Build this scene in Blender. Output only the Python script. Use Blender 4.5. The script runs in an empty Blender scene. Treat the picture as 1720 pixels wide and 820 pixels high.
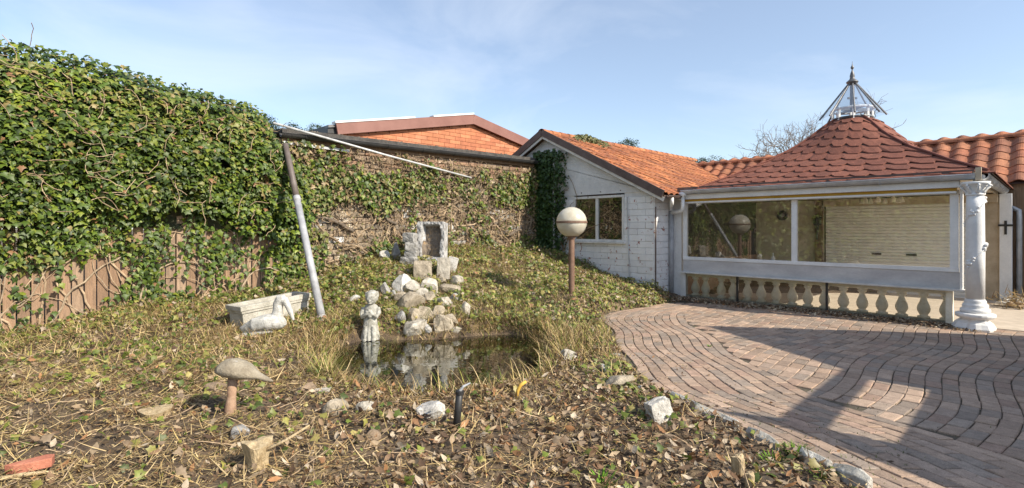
import bpy, bmesh, math, random
import numpy as np
from mathutils import Vector, Matrix, Euler

# ------------------------------------------------------------------ camera, sky, sun, exposure
SC = bpy.context.scene
COL = SC.collection
rng = np.random.default_rng(11)
random.seed(5)

CAMH, FPX, CX, HY = 1.6, 866.0, 860.0, 384.0
cam_d = bpy.data.cameras.new('camera')
cam_d.sensor_width = 36.0
cam_d.lens = FPX / 1720.0 * 36.0
cam_d.shift_y = -(410.0 - HY) / 1720.0
cam_d.clip_start = 0.05
cam_d.clip_end = 3000.0
cam = bpy.data.objects.new('camera', cam_d)
cam.location = (0, 0, CAMH)
cam.rotation_euler = (math.radians(90), 0, 0)
COL.objects.link(cam)
SC.camera = cam

SUN_EL = math.radians(36.0)
SUN_XY = Vector((0.839, -0.545)).normalized()
SUN_DIR = Vector((SUN_XY.x * math.cos(SUN_EL), SUN_XY.y * math.cos(SUN_EL), math.sin(SUN_EL)))
sd = bpy.data.lights.new('sun', 'SUN')
sd.energy = 4.95
sd.angle = math.radians(0.53)
sd.color = (1.0, 0.91, 0.76)
so = bpy.data.objects.new('sun', sd)
so.rotation_euler = SUN_DIR.to_track_quat('Z', 'Y').to_euler()
so.location = (20, -12, 20)
COL.objects.link(so)

W = bpy.data.worlds.new('World')
SC.world = W
W.use_nodes = True
nt = W.node_tree
bg = nt.nodes['Background']
sky = nt.nodes.new('ShaderNodeTexSky')
sky.sky_type = 'NISHITA'
sky.sun_disc = False
sky.sun_elevation = SUN_EL
sky.sun_rotation = math.atan2(SUN_XY.x, SUN_XY.y)
sky.air_density = 1.0
sky.dust_density = 0.6
sky.ozone_density = 1.6
bg.inputs['Strength'].default_value = 0.14
# thin high cloud mixed into the sky
tc = nt.nodes.new('ShaderNodeTexCoord')
mp = nt.nodes.new('ShaderNodeMapping')
mp.inputs['Scale'].default_value = (1.0, 1.0, 2.6)
mp.inputs['Location'].default_value = (0.35, 0.2, 0.1)
nz = nt.nodes.new('ShaderNodeTexNoise')
nz.inputs['Scale'].default_value = 2.1
nz.inputs['Detail'].default_value = 9.0
nz.inputs['Roughness'].default_value = 0.55
nz.inputs['Distortion'].default_value = 0.5
cr = nt.nodes.new('ShaderNodeValToRGB')
cr.color_ramp.elements[0].position = 0.45
cr.color_ramp.elements[1].position = 0.80
cr.color_ramp.elements[0].color = (0.16, 0.16, 0.16, 1)
cr.color_ramp.elements[1].color = (0.55, 0.55, 0.55, 1)
mx = nt.nodes.new('ShaderNodeMixRGB')
mx.inputs[2].default_value = (5.6, 5.95, 6.5, 1)
nt.links.new(tc.outputs['Generated'], mp.inputs['Vector'])
nt.links.new(mp.outputs['Vector'], nz.inputs['Vector'])
nt.links.new(nz.outputs['Fac'], cr.inputs['Fac'])
nt.links.new(cr.outputs['Color'], mx.inputs[0])
nt.links.new(sky.outputs['Color'], mx.inputs[1])
nt.links.new(mx.outputs['Color'], bg.inputs['Color'])

SC.view_settings.view_transform = 'Standard'
SC.view_settings.look = 'None'
SC.view_settings.exposure = 0.52
SC.view_settings.gamma = 1.0
SC.render.engine = 'CYCLES'
SC.cycles.max_bounces = 8
SC.cycles.transparent_max_bounces = 12

# ------------------------------------------------------------------ helpers
WL = {}

def V3(*a):
    return np.array(a, dtype=float)

def tag(o, label=None, cat=None, group=None, kind=None):
    if label: o['label'] = label
    if cat: o['category'] = cat
    if group: o['group'] = group
    if kind: o['kind'] = kind
    return o

def thing(name, loc, label, cat, group=None):
    o = bpy.data.objects.new(name, None)
    COL.objects.link(o)
    o.empty_display_size = 0.1
    o.location = tuple(float(c) for c in loc)
    WL[o.name] = np.array(loc, dtype=float)
    return tag(o, label, cat, group)

def link_obj(name, me, loc, parent):
    o = bpy.data.objects.new(name, me)
    COL.objects.link(o)
    if parent is not None:
        o.parent = parent
        o.location = tuple(loc - WL[parent.name])
    else:
        o.location = tuple(loc)
    WL[o.name] = np.array(loc, dtype=float)
    return o

def mk(name, V, F, mat, parent=None, col=None, smooth=False, bevel=0.0, kind=None, label=None, cat=None, group=None, remesh=0.0, base=True):
    V = np.asarray(V, dtype=float)
    lo, hi = V.min(0), V.max(0)
    c = (lo + hi) / 2
    if parent is None and base:
        c[2] = lo[2]
    me = bpy.data.meshes.new(name)
    Vl = V - c
    if isinstance(F, np.ndarray):
        n, k = F.shape
        me.vertices.add(len(Vl)); me.vertices.foreach_set('co', Vl.astype(np.float32).ravel())
        me.loops.add(n * k); me.loops.foreach_set('vertex_index', F.astype(np.int32).ravel())
        me.polygons.add(n); me.polygons.foreach_set('loop_start', np.arange(0, n * k, k, dtype=np.int32))
        me.update(calc_edges=True)
    else:
        me.from_pydata([tuple(v) for v in Vl], [], F)
    if col is not None:
        a = me.attributes.new('Col', 'FLOAT_COLOR', 'POINT')
        col = np.asarray(col, dtype=float)
        if col.ndim == 1:
            col = np.tile(col[:3], (len(Vl), 1))
        cc = np.ones((len(Vl), 4), dtype=np.float32); cc[:, :3] = col
        a.data.foreach_set('color', cc.ravel())
    if smooth:
        me.polygons.foreach_set('use_smooth', np.ones(len(me.polygons), dtype=bool))
    if mat: me.materials.append(mat)
    o = link_obj(name, me, c, parent)
    if remesh:
        m = o.modifiers.new('remesh', 'REMESH'); m.mode = 'VOXEL'; m.voxel_size = remesh; m.use_smooth_shade = True
        m = o.modifiers.new('smooth', 'SMOOTH'); m.iterations = 2; m.factor = 0.5
    if bevel:
        m = o.modifiers.new('bevel', 'BEVEL'); m.width = bevel; m.segments = 2; m.limit_method = 'ANGLE'
    return tag(o, label, cat, group, kind)

def nrm(v):
    v = np.asarray(v, dtype=float)
    return v / (np.linalg.norm(v) + 1e-12)

class MB:
    def __init__(s):
        s.V, s.F, s.C = [], [], []
    def add(s, V, F, col=None):
        n = len(s.V)
        s.V.extend([tuple(v) for v in V])
        s.F.extend([[i + n for i in f] for f in F])
        if col is not None: s.C.extend([tuple(col)] * len(V))
        return s
    def box(s, c, h, ax=((1, 0, 0), (0, 1, 0), (0, 0, 1)), col=None):
        c = np.asarray(c, float); A = [nrm(a) for a in ax]
        v = [c + A[0] * h[0] * i + A[1] * h[1] * j + A[2] * h[2] * k for i in (-1, 1) for j in (-1, 1) for k in (-1, 1)]
        return s.add(v, [[0, 1, 3, 2], [4, 6, 7, 5], [0, 4, 5, 1], [2, 3, 7, 6], [0, 2, 6, 4], [1, 5, 7, 3]], col)
    def beam(s, p0, p1, w, h, up=(0, 0, 1), col=None):
        p0, p1 = np.asarray(p0, float), np.asarray(p1, float)
        d = nrm(p1 - p0); sx = nrm(np.cross(d, up)); uz = np.cross(sx, d)
        return s.box((p0 + p1) / 2, (np.linalg.norm(p1 - p0) / 2, w / 2, h / 2), (d, sx, uz), col)
    def tube(s, P, R, n=10, cap=True, col=None):
        P = [np.asarray(p, float) for p in P]
        if np.isscalar(R): R = [R] * len(P)
        t0 = nrm(P[1] - P[0])
        a = nrm(np.cross(t0, (0, 0, 1) if abs(t0[2]) < .9 else (1, 0, 0)))
        V = []
        for i, p in enumerate(P):
            t = nrm(P[min(i + 1, len(P) - 1)] - P[max(i - 1, 0)])
            a = nrm(a - t * np.dot(a, t)); b = np.cross(t, a)
            for k in range(n):
                q = 2 * math.pi * k / n
                V.append(p + (a * math.cos(q) + b * math.sin(q)) * R[i])
        F = [[i * n + k, i * n + (k + 1) % n, (i + 1) * n + (k + 1) % n, (i + 1) * n + k] for i in range(len(P) - 1) for k in range(n)]
        if cap:
            F.append(list(range(n))[::-1]); F.append([(len(P) - 1) * n + k for k in range(n)])
        return s.add(V, F, col)
    def lathe(s, prof, c, n=20, col=None, sq=(1, 1)):
        V = [(c[0] + r * math.cos(2 * math.pi * k / n) * sq[0], c[1] + r * math.sin(2 * math.pi * k / n) * sq[1], c[2] + z) for r, z in prof for k in range(n)]
        m = len(prof)
        F = [[i * n + k, i * n + (k + 1) % n, (i + 1) * n + (k + 1) % n, (i + 1) * n + k] for i in range(m - 1) for k in range(n)]
        F.append(list(range(n))[::-1]); F.append([(m - 1) * n + k for k in range(n)])
        return s.add(V, F, col)
    def loft(s, secs, n=12, col=None):
        # secs: (centre, x axis, y axis, rx, ry)
        V = []
        for c, ax, ay, rx, ry in secs:
            c = np.asarray(c, float); ax = nrm(ax); ay = nrm(ay)
            for k in range(n):
                q = 2 * math.pi * k / n
                V.append(c + ax * rx * math.cos(q) + ay * ry * math.sin(q))
        m = len(secs)
        F = [[i * n + k, i * n + (k + 1) % n, (i + 1) * n + (k + 1) % n, (i + 1) * n + k] for i in range(m - 1) for k in range(n)]
        F.append(list(range(n))[::-1]); F.append([(m - 1) * n + k for k in range(n)])
        return s.add(V, F, col)
    def prism(s, poly, d, col=None):
        n = len(poly); d = np.asarray(d, float)
        P = [np.asarray(p, float) for p in poly]
        V = P + [p + d for p in P]
        F = [list(range(n))[::-1], [n + i for i in range(n)]] + [[i, (i + 1) % n, n + (i + 1) % n, n + i] for i in range(n)]
        return s.add(V, F, col)
    def build(s, name, mat, parent=None, **k):
        if s.C and 'col' not in k: k['col'] = np.array(s.C)
        return mk(name, s.V, s.F, mat, parent, **k)

# ------------------------------------------------------------------ materials
def mat(name, c1, c2=None, rough=0.8, scale=6.0, detail=6.0, bump=0.0, bscale=None, attr=False, metal=0.0, spec=0.5,
        lo=0.35, hi=0.65, fine=0.0, third=None, third_scale=1.5, third_lo=0.6, third_hi=0.66, stretch=(1, 1, 1), bdist=0.02, obj=False):
    m = bpy.data.materials.new(name); m.use_nodes = True
    t = m.node_tree; N = t.nodes; L = t.links
    p = N['Principled BSDF']
    p.inputs['Roughness'].default_value = rough
    p.inputs['Metallic'].default_value = metal
    p.inputs['Specular IOR Level'].default_value = spec
    g = N.new('ShaderNodeNewGeometry'); mpn = N.new('ShaderNodeMapping'); mpn.inputs['Scale'].default_value = stretch
    L.new(g.outputs['Position'], mpn.inputs['Vector'])
    def noise(sc, det=detail, rg=0.6):
        n = N.new('ShaderNodeTexNoise'); n.inputs['Scale'].default_value = sc; n.inputs['Detail'].default_value = det; n.inputs['Roughness'].default_value = rg
        L.new(mpn.outputs['Vector'], n.inputs['Vector']); return n
    n1 = noise(scale)
    r = N.new('ShaderNodeValToRGB')
    r.color_ramp.elements[0].position = lo; r.color_ramp.elements[1].position = hi
    r.color_ramp.elements[0].color = (*c1, 1); r.color_ramp.elements[1].color = (*(c2 or c1), 1)
    L.new(n1.outputs['Fac'], r.inputs['Fac'])
    out = r.outputs['Color']
    if third:
        n3 = noise(third_scale, 8, 0.65); r3 = N.new('ShaderNodeValToRGB')
        r3.color_ramp.elements[0].position = third_lo; r3.color_ramp.elements[1].position = third_hi
        L.new(n3.outputs['Fac'], r3.inputs['Fac'])
        mxx = N.new('ShaderNodeMixRGB'); L.new(r3.outputs['Color'], mxx.inputs[0]); L.new(out, mxx.inputs[1]); mxx.inputs[2].default_value = (*third, 1)
        out = mxx.outputs['Color']
    if attr:
        a = N.new('ShaderNodeAttribute'); a.attribute_name = 'Col'
        mm = N.new('ShaderNodeMixRGB'); mm.blend_type = 'MULTIPLY'; mm.inputs[0].default_value = 1.0
        L.new(out, mm.inputs[1]); L.new(a.outputs['Color'], mm.inputs[2]); out = mm.outputs['Color']
    if fine:
        n4 = noise(scale * 9, 3, 0.7); mr = N.new('ShaderNodeMapRange')
        mr.inputs['From Min'].default_value = 0.3; mr.inputs['From Max'].default_value = 0.7
        mr.inputs['To Min'].default_value = 1 - fine; mr.inputs['To Max'].default_value = 1 + fine
        L.new(n4.outputs['Fac'], mr.inputs['Value'])
        m4 = N.new('ShaderNodeMixRGB'); m4.blend_type = 'MULTIPLY'; m4.inputs[0].default_value = 1.0
        L.new(out, m4.inputs[1]); L.new(mr.outputs['Result'], m4.inputs[2]); out = m4.outputs['Color']
    L.new(out, p.inputs['Base Color'])
    if bump:
        n2 = noise(bscale or scale * 4, 6, 0.65)
        b = N.new('ShaderNodeBump'); b.inputs['Strength'].default_value = bump; b.inputs['Distance'].default_value = bdist
        L.new(n2.outputs['Fac'], b.inputs['Height']); L.new(b.outputs['Normal'], p.inputs['Normal'])
    return m

def leaf_mat(name, rough=0.45, trans=0.25, spec=0.5):
    m = bpy.data.materials.new(name); m.use_nodes = True
    t = m.node_tree; N = t.nodes; L = t.links
    p = N['Principled BSDF']; p.inputs['Roughness'].default_value = rough; p.inputs['Specular IOR Level'].default_value = spec
    a = N.new('ShaderNodeAttribute'); a.attribute_name = 'Col'
    g = N.new('ShaderNodeNewGeometry')
    n = N.new('ShaderNodeTexNoise'); n.inputs['Scale'].default_value = 45.0; n.inputs['Detail'].default_value = 3
    L.new(g.outputs['Position'], n.inputs['Vector'])
    mr = N.new('ShaderNodeMapRange'); mr.inputs['To Min'].default_value = 0.55; mr.inputs['To Max'].default_value = 1.45
    L.new(n.outputs['Fac'], mr.inputs['Value'])
    mm = N.new('ShaderNodeMixRGB'); mm.blend_type = 'MULTIPLY'; mm.inputs[0].default_value = 1
    L.new(a.outputs['Color'], mm.inputs[1]); L.new(mr.outputs['Result'], mm.inputs[2])
    L.new(mm.outputs['Color'], p.inputs['Base Color'])
    if trans:
        tr = N.new('ShaderNodeBsdfTranslucent'); L.new(mm.outputs['Color'], tr.inputs['Color'])
        ms = N.new('ShaderNodeMixShader'); ms.inputs[0].default_value = trans
        L.new(p.outputs[0], ms.inputs[1]); L.new(tr.outputs[0], ms.inputs[2])
        L.new(ms.outputs[0], N['Material Output'].inputs['Surface'])
    return m

def glass_mat(name, refl=0.16, dirt=0.05, tint=(0.93, 0.96, 0.94), dirt_col=(0.55, 0.5, 0.4), rough=0.0, gmax=.9):
    m = bpy.data.materials.new(name); m.use_nodes = True
    t = m.node_tree; N = t.nodes; L = t.links
    N.remove(N['Principled BSDF'])
    tr = N.new('ShaderNodeBsdfTransparent'); tr.inputs['Color'].default_value = (*tint, 1)
    gl = N.new('ShaderNodeBsdfGlossy'); gl.inputs['Roughness'].default_value = rough
    fr = N.new('ShaderNodeLayerWeight'); fr.inputs['Blend'].default_value = 0.35
    mr = N.new('ShaderNodeMapRange'); mr.inputs['To Min'].default_value = refl; mr.inputs['To Max'].default_value = gmax
    L.new(fr.outputs['Fresnel'], mr.inputs['Value'])
    ms = N.new('ShaderNodeMixShader'); L.new(mr.outputs['Result'], ms.inputs[0])
    L.new(tr.outputs[0], ms.inputs[1]); L.new(gl.outputs[0], ms.inputs[2])
    di = N.new('ShaderNodeBsdfDiffuse'); di.inputs['Color'].default_value = (*dirt_col, 1)
    g = N.new('ShaderNodeNewGeometry'); n = N.new('ShaderNodeTexNoise'); n.inputs['Scale'].default_value = 4; n.inputs['Detail'].default_value = 8
    L.new(g.outputs['Position'], n.inputs['Vector'])
    m2 = N.new('ShaderNodeMapRange'); m2.inputs['From Min'].default_value = .3; m2.inputs['From Max'].default_value = .75
    m2.inputs['To Min'].default_value = dirt * .4; m2.inputs['To Max'].default_value = dirt * 1.8
    L.new(n.outputs['Fac'], m2.inputs['Value'])
    mf = N.new('ShaderNodeMixShader'); L.new(m2.outputs['Result'], mf.inputs[0]); L.new(ms.outputs[0], mf.inputs[1]); L.new(di.outputs[0], mf.inputs[2])
    L.new(mf.outputs[0], N['Material Output'].inputs['Surface'])
    return m

M = {}
M['soil'] = mat('soil', (0.05, 0.034, 0.022), (0.15, 0.105, 0.065), 0.95, 3.5, 10, 0.9, 26, fine=0.5, third=(0.20, 0.145, 0.085), third_scale=1.1, third_lo=.5, third_hi=.65)
M['sand_joint'] = mat('sand_joint', (0.06, 0.05, 0.036), (0.13, 0.105, 0.07), 0.95, 9, bump=.5, third=(0.07, 0.09, 0.02), third_scale=2.5)
M['paver'] = mat('paver', (0.78, 0.76, 0.74), (1.08, 1.06, 1.04), 0.85, 14, 8, 0.55, 60, attr=True, fine=0.32, bdist=0.006)
M['floor'] = mat('pavilion_floor', (0.46, 0.39, 0.31), (0.58, 0.50, 0.41), 0.8, 4, 6, 0.3, 30)
M['white_brick'] = mat('painted_brick', (0.74, 0.725, 0.705), (0.84, 0.83, 0.81), 0.75, 5, 8, 0.5, 30, attr=True, third=(0.33, 0.12, 0.075), third_scale=8.5, third_lo=.615, third_hi=.64, bdist=.01)
M['mortar'] = mat('mortar', (0.62, 0.605, 0.58), (0.74, 0.72, 0.69), 0.95, 12, bump=.4)
M['old_brick'] = mat('weathered_brick', (0.6, 0.6, 0.6), (1.05, 1.03, 1.0), 0.92, 9, 8, 0.9, 35, attr=True, fine=.35, third=(1.9, 2.0, 2.1), third_scale=1.6, third_lo=.60, third_hi=.64)
M['orange_brick'] = mat('orange_brick', (0.85, 0.85, 0.85), (1.1, 1.1, 1.1), 0.85, 6, 6, 0.4, 30, attr=True, fine=.12)
M['orange_mortar'] = mat('orange_mortar', (0.36, 0.14, 0.075), (0.43, 0.18, 0.105), 0.95, 12)
M['plaster'] = mat('grey_plaster', (0.60, 0.59, 0.575), (0.72, 0.71, 0.69), 0.9, 2.5, 8, 0.35, 40, fine=.06, third=(0.38, 0.37, 0.35), third_scale=2.2, third_lo=.6, third_hi=.8)
M['white_paint'] = mat('white_paint', (0.72, 0.715, 0.70), (0.82, 0.815, 0.80), 0.5, 3, 6, 0.12, 30, fine=.04)
M['old_white_wood'] = mat('weathered_white_wood', (0.6, 0.57, 0.52), (0.76, 0.74, 0.70), 0.75, 6, 8, 0.4, 40, third=(0.3, 0.25, 0.19), third_scale=7, third_lo=.66, third_hi=.72, stretch=(1, 1, .5))
M['grey_panel'] = mat('grey_sill_panel', (0.47, 0.45, 0.44), (0.60, 0.58, 0.56), 0.7, 2.2, 8, 0.2, 30, stretch=(1, 1, 2.5), fine=.06)
M['brown_trim'] = mat('brown_trim', (0.085, 0.055, 0.045), (0.13, 0.09, 0.075), 0.6, 5, bump=.15)
M['fascia'] = mat('red_brown_fascia', (0.20, 0.085, 0.065), (0.25, 0.115, 0.09), 0.6, 2, 6, .1, 20)
M['zinc'] = mat('zinc', (0.40, 0.41, 0.42), (0.56, 0.57, 0.58), 0.5, 4, 6, 0.1, 20, metal=0.35)
M['black_plastic'] = mat('black_plastic', (0.022, 0.022, 0.024), (0.045, 0.044, 0.043), 0.5, 5, bump=.1)
M['bitumen'] = mat('bitumen', (0.045, 0.042, 0.04), (0.10, 0.09, 0.08), 0.9, 8, 8, .7, 50, fine=.4)
M['pipe_grey'] = mat('pipe_grey', (0.28, 0.285, 0.30), (0.42, 0.425, 0.44), 0.55, 7, 8, .12, 30, fine=.06)
M['pipe_brown'] = mat('pipe_brown', (0.11, 0.085, 0.075), (0.17, 0.14, 0.125), 0.55, 6, 8, .1)
M['pole_white'] = mat('white_pole', (0.40, 0.40, 0.40), (0.60, 0.60, 0.59), 0.45, 8, 6, .1)
M['lamp_brown'] = mat('lamp_brown', (0.15, 0.085, 0.055), (0.21, 0.125, 0.085), 0.55, 12, 6, .15, 40)
M['tile'] = mat('clay_tile', (0.62, 0.60, 0.58), (1.0, 0.97, 0.93), 0.8, 6, 8, 0.35, 40, attr=True, fine=.25, third=(0.34, 0.33, 0.28), third_scale=3.2, third_lo=.56, third_hi=.75)
M['shingle'] = mat('bitumen_shingle', (0.82, 0.8, 0.8), (1.12, 1.1, 1.08), 0.9, 7, 8, 0.5, 120, attr=True, fine=.25, third=(1.7, 1.75, 1.7), third_scale=14, third_lo=.60, third_hi=.72)
M['wood_board'] = mat('fence_wood', (0.75, 0.75, 0.75), (1.15, 1.12, 1.08), 0.9, 8, 8, 0.6, 30, attr=True, stretch=(5, 5, .5), fine=.2)
M['brown_wood'] = mat('brown_wood', (0.16, 0.10, 0.06), (0.26, 0.17, 0.10), 0.8, 6, 8, .4, 30, stretch=(4, 4, .4))
M['beige_wood'] = mat('beige_wood', (0.40, 0.32, 0.22), (0.52, 0.43, 0.31), 0.8, 5, 8, .3, 30)
M['stone'] = mat('stone', (0.62, 0.6, 0.56), (1.2, 1.18, 1.14), 0.9, 9, 10, 0.9, 22, attr=True, fine=.25, third=(0.34, 0.32, 0.24), third_scale=8, third_lo=.60, third_hi=.72)
M['concrete'] = mat('concrete', (0.33, 0.31, 0.255), (0.52, 0.49, 0.425), 0.9, 7, 10, 0.6, 60, fine=.22, third=(0.24, 0.23, 0.15), third_scale=5, third_lo=.6, third_hi=.75)
M['statue'] = mat('statue_concrete', (0.24, 0.23, 0.195), (0.50, 0.485, 0.435), 0.85, 16, 8, 0.6, 60, fine=.2, third=(0.19, 0.18, 0.13), third_scale=11, third_lo=.55, third_hi=.7)
M['trough'] = mat('trough_stone', (0.26, 0.255, 0.25), (0.52, 0.51, 0.495), 0.9, 9, 10, 1.0, 25, fine=.3, third=(0.18, 0.165, 0.15), third_scale=6, third_lo=.52, third_hi=.66)
M['trough_in'] = mat('trough_inside', (0.13, 0.105, 0.085), (0.24, 0.19, 0.14), 0.9, 8, 10, 1.0, 25, fine=.3, third=(0.42, 0.27, 0.12), third_scale=5, third_lo=.55, third_hi=.7)
M['column'] = mat('column_white', (0.70, 0.69, 0.67), (0.83, 0.825, 0.81), 0.65, 5, 8, 0.25, 35, third=(0.42, 0.41, 0.38), third_scale=11, third_lo=.66, third_hi=.74)
M['baluster'] = mat('baluster_cream', (0.70, 0.64, 0.50), (0.82, 0.77, 0.65), 0.75, 9, 8, .3, 30, third=(0.52, 0.46, 0.32), third_scale=6, third_lo=.6, third_hi=.75)
M['ledge'] = mat('ledge_paint', (0.55, 0.53, 0.49), (0.68, 0.66, 0.62), 0.7, 5, 8, .3, 40, third=(0.25, 0.2, 0.15), third_scale=9, third_lo=.64, third_hi=.72)
M['awning'] = mat('ochre_awning', (0.46, 0.26, 0.025), (0.56, 0.33, 0.05), 0.8, 3)
M['shutter'] = mat('shutter_white', (0.80, 0.78, 0.73), (0.86, 0.84, 0.79), 0.6, 2, 6, .08)
M['dark_iron'] = mat('dark_iron', (0.03, 0.028, 0.027), (0.06, 0.055, 0.05), 0.55, 8, metal=.3)
M['lead'] = mat('lead_grey', (0.10, 0.10, 0.105), (0.17, 0.165, 0.165), 0.5, 8, metal=.4)
M['cupola_metal'] = mat('cupola_metal', (0.12, 0.12, 0.125), (0.24, 0.24, 0.245), 0.45, 8, metal=.4)
M['interior'] = mat('interior_wall', (0.60, 0.53, 0.41), (0.70, 0.63, 0.50), 0.85, 3, 6, .15, 30)
M['ceiling'] = mat('ceiling_boards', (0.68, 0.61, 0.50), (0.76, 0.69, 0.58), 0.85, 3)
M['pelican'] = mat('pelican_concrete', (0.36, 0.355, 0.33), (0.60, 0.59, 0.56), 0.85, 16, 8, 0.6, 60, fine=.2, third=(0.36, 0.35, 0.30), third_scale=12, third_lo=.6, third_hi=.72)
M['dark_room'] = mat('dark_room', (0.05, 0.045, 0.038), (0.075, 0.065, 0.055), 0.9, 3)  # near-black, puts the darkness of a room into the wall colour
M['bark'] = mat('bark', (0.10, 0.075, 0.055), (0.2, 0.16, 0.12), 0.95, 14, 8, .8, 40)
M['stump'] = mat('cut_wood', (0.36, 0.26, 0.14), (0.62, 0.49, 0.30), 0.85, 9, 8, .7, 40, stretch=(3, 3, .6), fine=.25, third=(0.13, 0.085, 0.05), third_scale=9, third_lo=.60, third_hi=.70)
M['mushroom'] = mat('mushroom_stone', (0.21, 0.175, 0.125), (0.38, 0.33, 0.25), 0.85, 8, 9, .8, 30, fine=.16, third=(0.50, 0.50, 0.48), third_scale=5, third_lo=.60, third_hi=.72)
M['stalk'] = mat('stalk_rust', (0.27, 0.16, 0.10), (0.42, 0.28, 0.19), 0.85, 10, 8, .5, 30)
M['terracotta'] = mat('terracotta', (0.36, 0.12, 0.075), (0.48, 0.19, 0.12), 0.85, 8, 8, .5, 40, fine=.12)
M['yellow_wood'] = mat('yellow_stub', (0.55, 0.30, 0.04), (0.66, 0.42, 0.08), 0.8, 10)
M['stem'] = mat('vine_stem', (0.26, 0.19, 0.125), (0.50, 0.39, 0.265), 0.9, 12, 8, .6, 40, attr=True)
M['ivy'] = leaf_mat('ivy_leaf', 0.5, 0.24)
M['dead'] = leaf_mat('dead_leaf', 0.75, 0.15, .3)
M['straw'] = leaf_mat('straw', 0.8, 0.15, .25)
M['far_leaf'] = leaf_mat('far_foliage', 0.7, 0.15, .3)
M['glass'] = glass_mat('window_glass', 0.05, 0.015, tint=(.97, .98, .97))
M['low_glass'] = glass_mat('dirty_low_glass', 0.0, 0.012, tint=(.97, .97, .95), dirt_col=(0.58, 0.52, 0.38))
M['clear_glass'] = glass_mat('cupola_glass', 0.01, 0.004, tint=(0.92, 0.95, 0.97), gmax=.40, dirt_col=(0.75, 0.76, 0.78))
M['house_glass'] = glass_mat('house_glass', 0.05, 0.01, tint=(.8, .82, .8))

def globe_mat():
    m = bpy.data.materials.new('opal_globe'); m.use_nodes = True
    p = m.node_tree.nodes['Principled BSDF']
    N = m.node_tree.nodes; L = m.node_tree.links
    g = N.new('ShaderNodeNewGeometry'); n = N.new('ShaderNodeTexNoise'); n.inputs['Scale'].default_value = 7; n.inputs['Detail'].default_value = 6
    r = N.new('ShaderNodeValToRGB'); r.color_ramp.elements[0].color = (0.66, 0.61, 0.48, 1); r.color_ramp.elements[1].color = (0.80, 0.765, 0.65, 1)
    r.color_ramp.elements[0].position = .35; r.color_ramp.elements[1].position = .65
    L.new(g.outputs['Position'], n.inputs['Vector']); L.new(n.outputs['Fac'], r.inputs['Fac']); L.new(r.outputs['Color'], p.inputs['Base Color'])
    p.inputs['Roughness'].default_value = .3
    tr = N.new('ShaderNodeBsdfTranslucent'); tr.inputs['Color'].default_value = (.85, .8, .68, 1)
    ms = N.new('ShaderNodeMixShader'); ms.inputs[0].default_value = .38
    L.new(p.outputs[0], ms.inputs[1]); L.new(tr.outputs[0], ms.inputs[2]); L.new(ms.outputs[0], N['Material Output'].inputs['Surface'])
    return m
M['globe'] = globe_mat()

def water_mat():
    m = bpy.data.materials.new('pond_water'); m.use_nodes = True
    N = m.node_tree.nodes; L = m.node_tree.links
    N.remove(N['Principled BSDF'])
    tr = N.new('ShaderNodeBsdfTransparent'); tr.inputs['Color'].default_value = (.34, .33, .16, 1)
    gl = N.new('ShaderNodeBsdfGlossy'); gl.inputs['Roughness'].default_value = .015
    gl.inputs['Color'].default_value = (.9, .92, .9, 1)
    lw = N.new('ShaderNodeFresnel'); lw.inputs['IOR'].default_value = 1.42
    ad = N.new('ShaderNodeMath'); ad.operation = 'MULTIPLY_ADD'; ad.inputs[1].default_value = 1.6; ad.inputs[2].default_value = .09; ad.use_clamp = True
    L.new(lw.outputs[0], ad.inputs[0])
    ms = N.new('ShaderNodeMixShader'); L.new(ad.outputs[0], ms.inputs[0]); L.new(tr.outputs[0], ms.inputs[1]); L.new(gl.outputs[0], ms.inputs[2])
    g = N.new('ShaderNodeNewGeometry'); n = N.new('ShaderNodeTexNoise'); n.inputs['Scale'].default_value = 5; n.inputs['Detail'].default_value = 3
    L.new(g.outputs['Position'], n.inputs['Vector'])
    b = N.new('ShaderNodeBump'); b.inputs['Strength'].default_value = .10; b.inputs['Distance'].default_value = .02
    L.new(n.outputs['Fac'], b.inputs['Height']); L.new(b.outputs[0], gl.inputs['Normal'])
    L.new(ms.outputs[0], N['Material Output'].inputs['Surface'])
    return m
M['water'] = water_mat()

# ------------------------------------------------------------------ site layout (metres; camera at x=0 y=0)
U = V3(-0.687, 0.726, 0); U /= np.linalg.norm(U)        # along the pavilion front, leftwards
WD = V3(U[1], -U[0], 0)                                  # into the buildings
Z = V3(0, 0, 1)
R0 = V3(7.31, 8.55, 0)                                   # right end of the pavilion front
C0 = V3(3.25, 11.82, 0)                                  # near corner of the gabled house
T_END = 3.64
IVW0 = C0 + U * T_END                                    # where the ivied wall meets the house
WALL_L = 6.95                                            # length of the ivied wall

def FA(a, z=0.0, d=0.0):      # point on pavilion front: a along U, d outwards
    return R0 + U * a - WD * d + Z * z
def GA(t, z=0.0, d=0.0):      # point on the house gable
    return C0 + U * t - WD * d + Z * z
def IW(q, z=0.0, d=0.0):      # point on ivied wall: q from the house corner leftwards, d towards the garden
    return IVW0 - WD * q - U * d + Z * z

EDGE_Y = np.array([-6, 0, 3.21, 4.19, 4.93, 5.87, 7.87, 9.5, 10.05, 10.6, 11.2, 11.9, 12.05, 12.4, 40])
EDGE_X = np.array([6.2, 3.5, 2.19, 1.79, 1.48, 1.36, 1.52, 1.64, 1.95, 2.85, 3.45, 3.75, 3.8, 30, 30])
def xe(y):
    return np.interp(y, EDGE_Y, EDGE_X)

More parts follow.
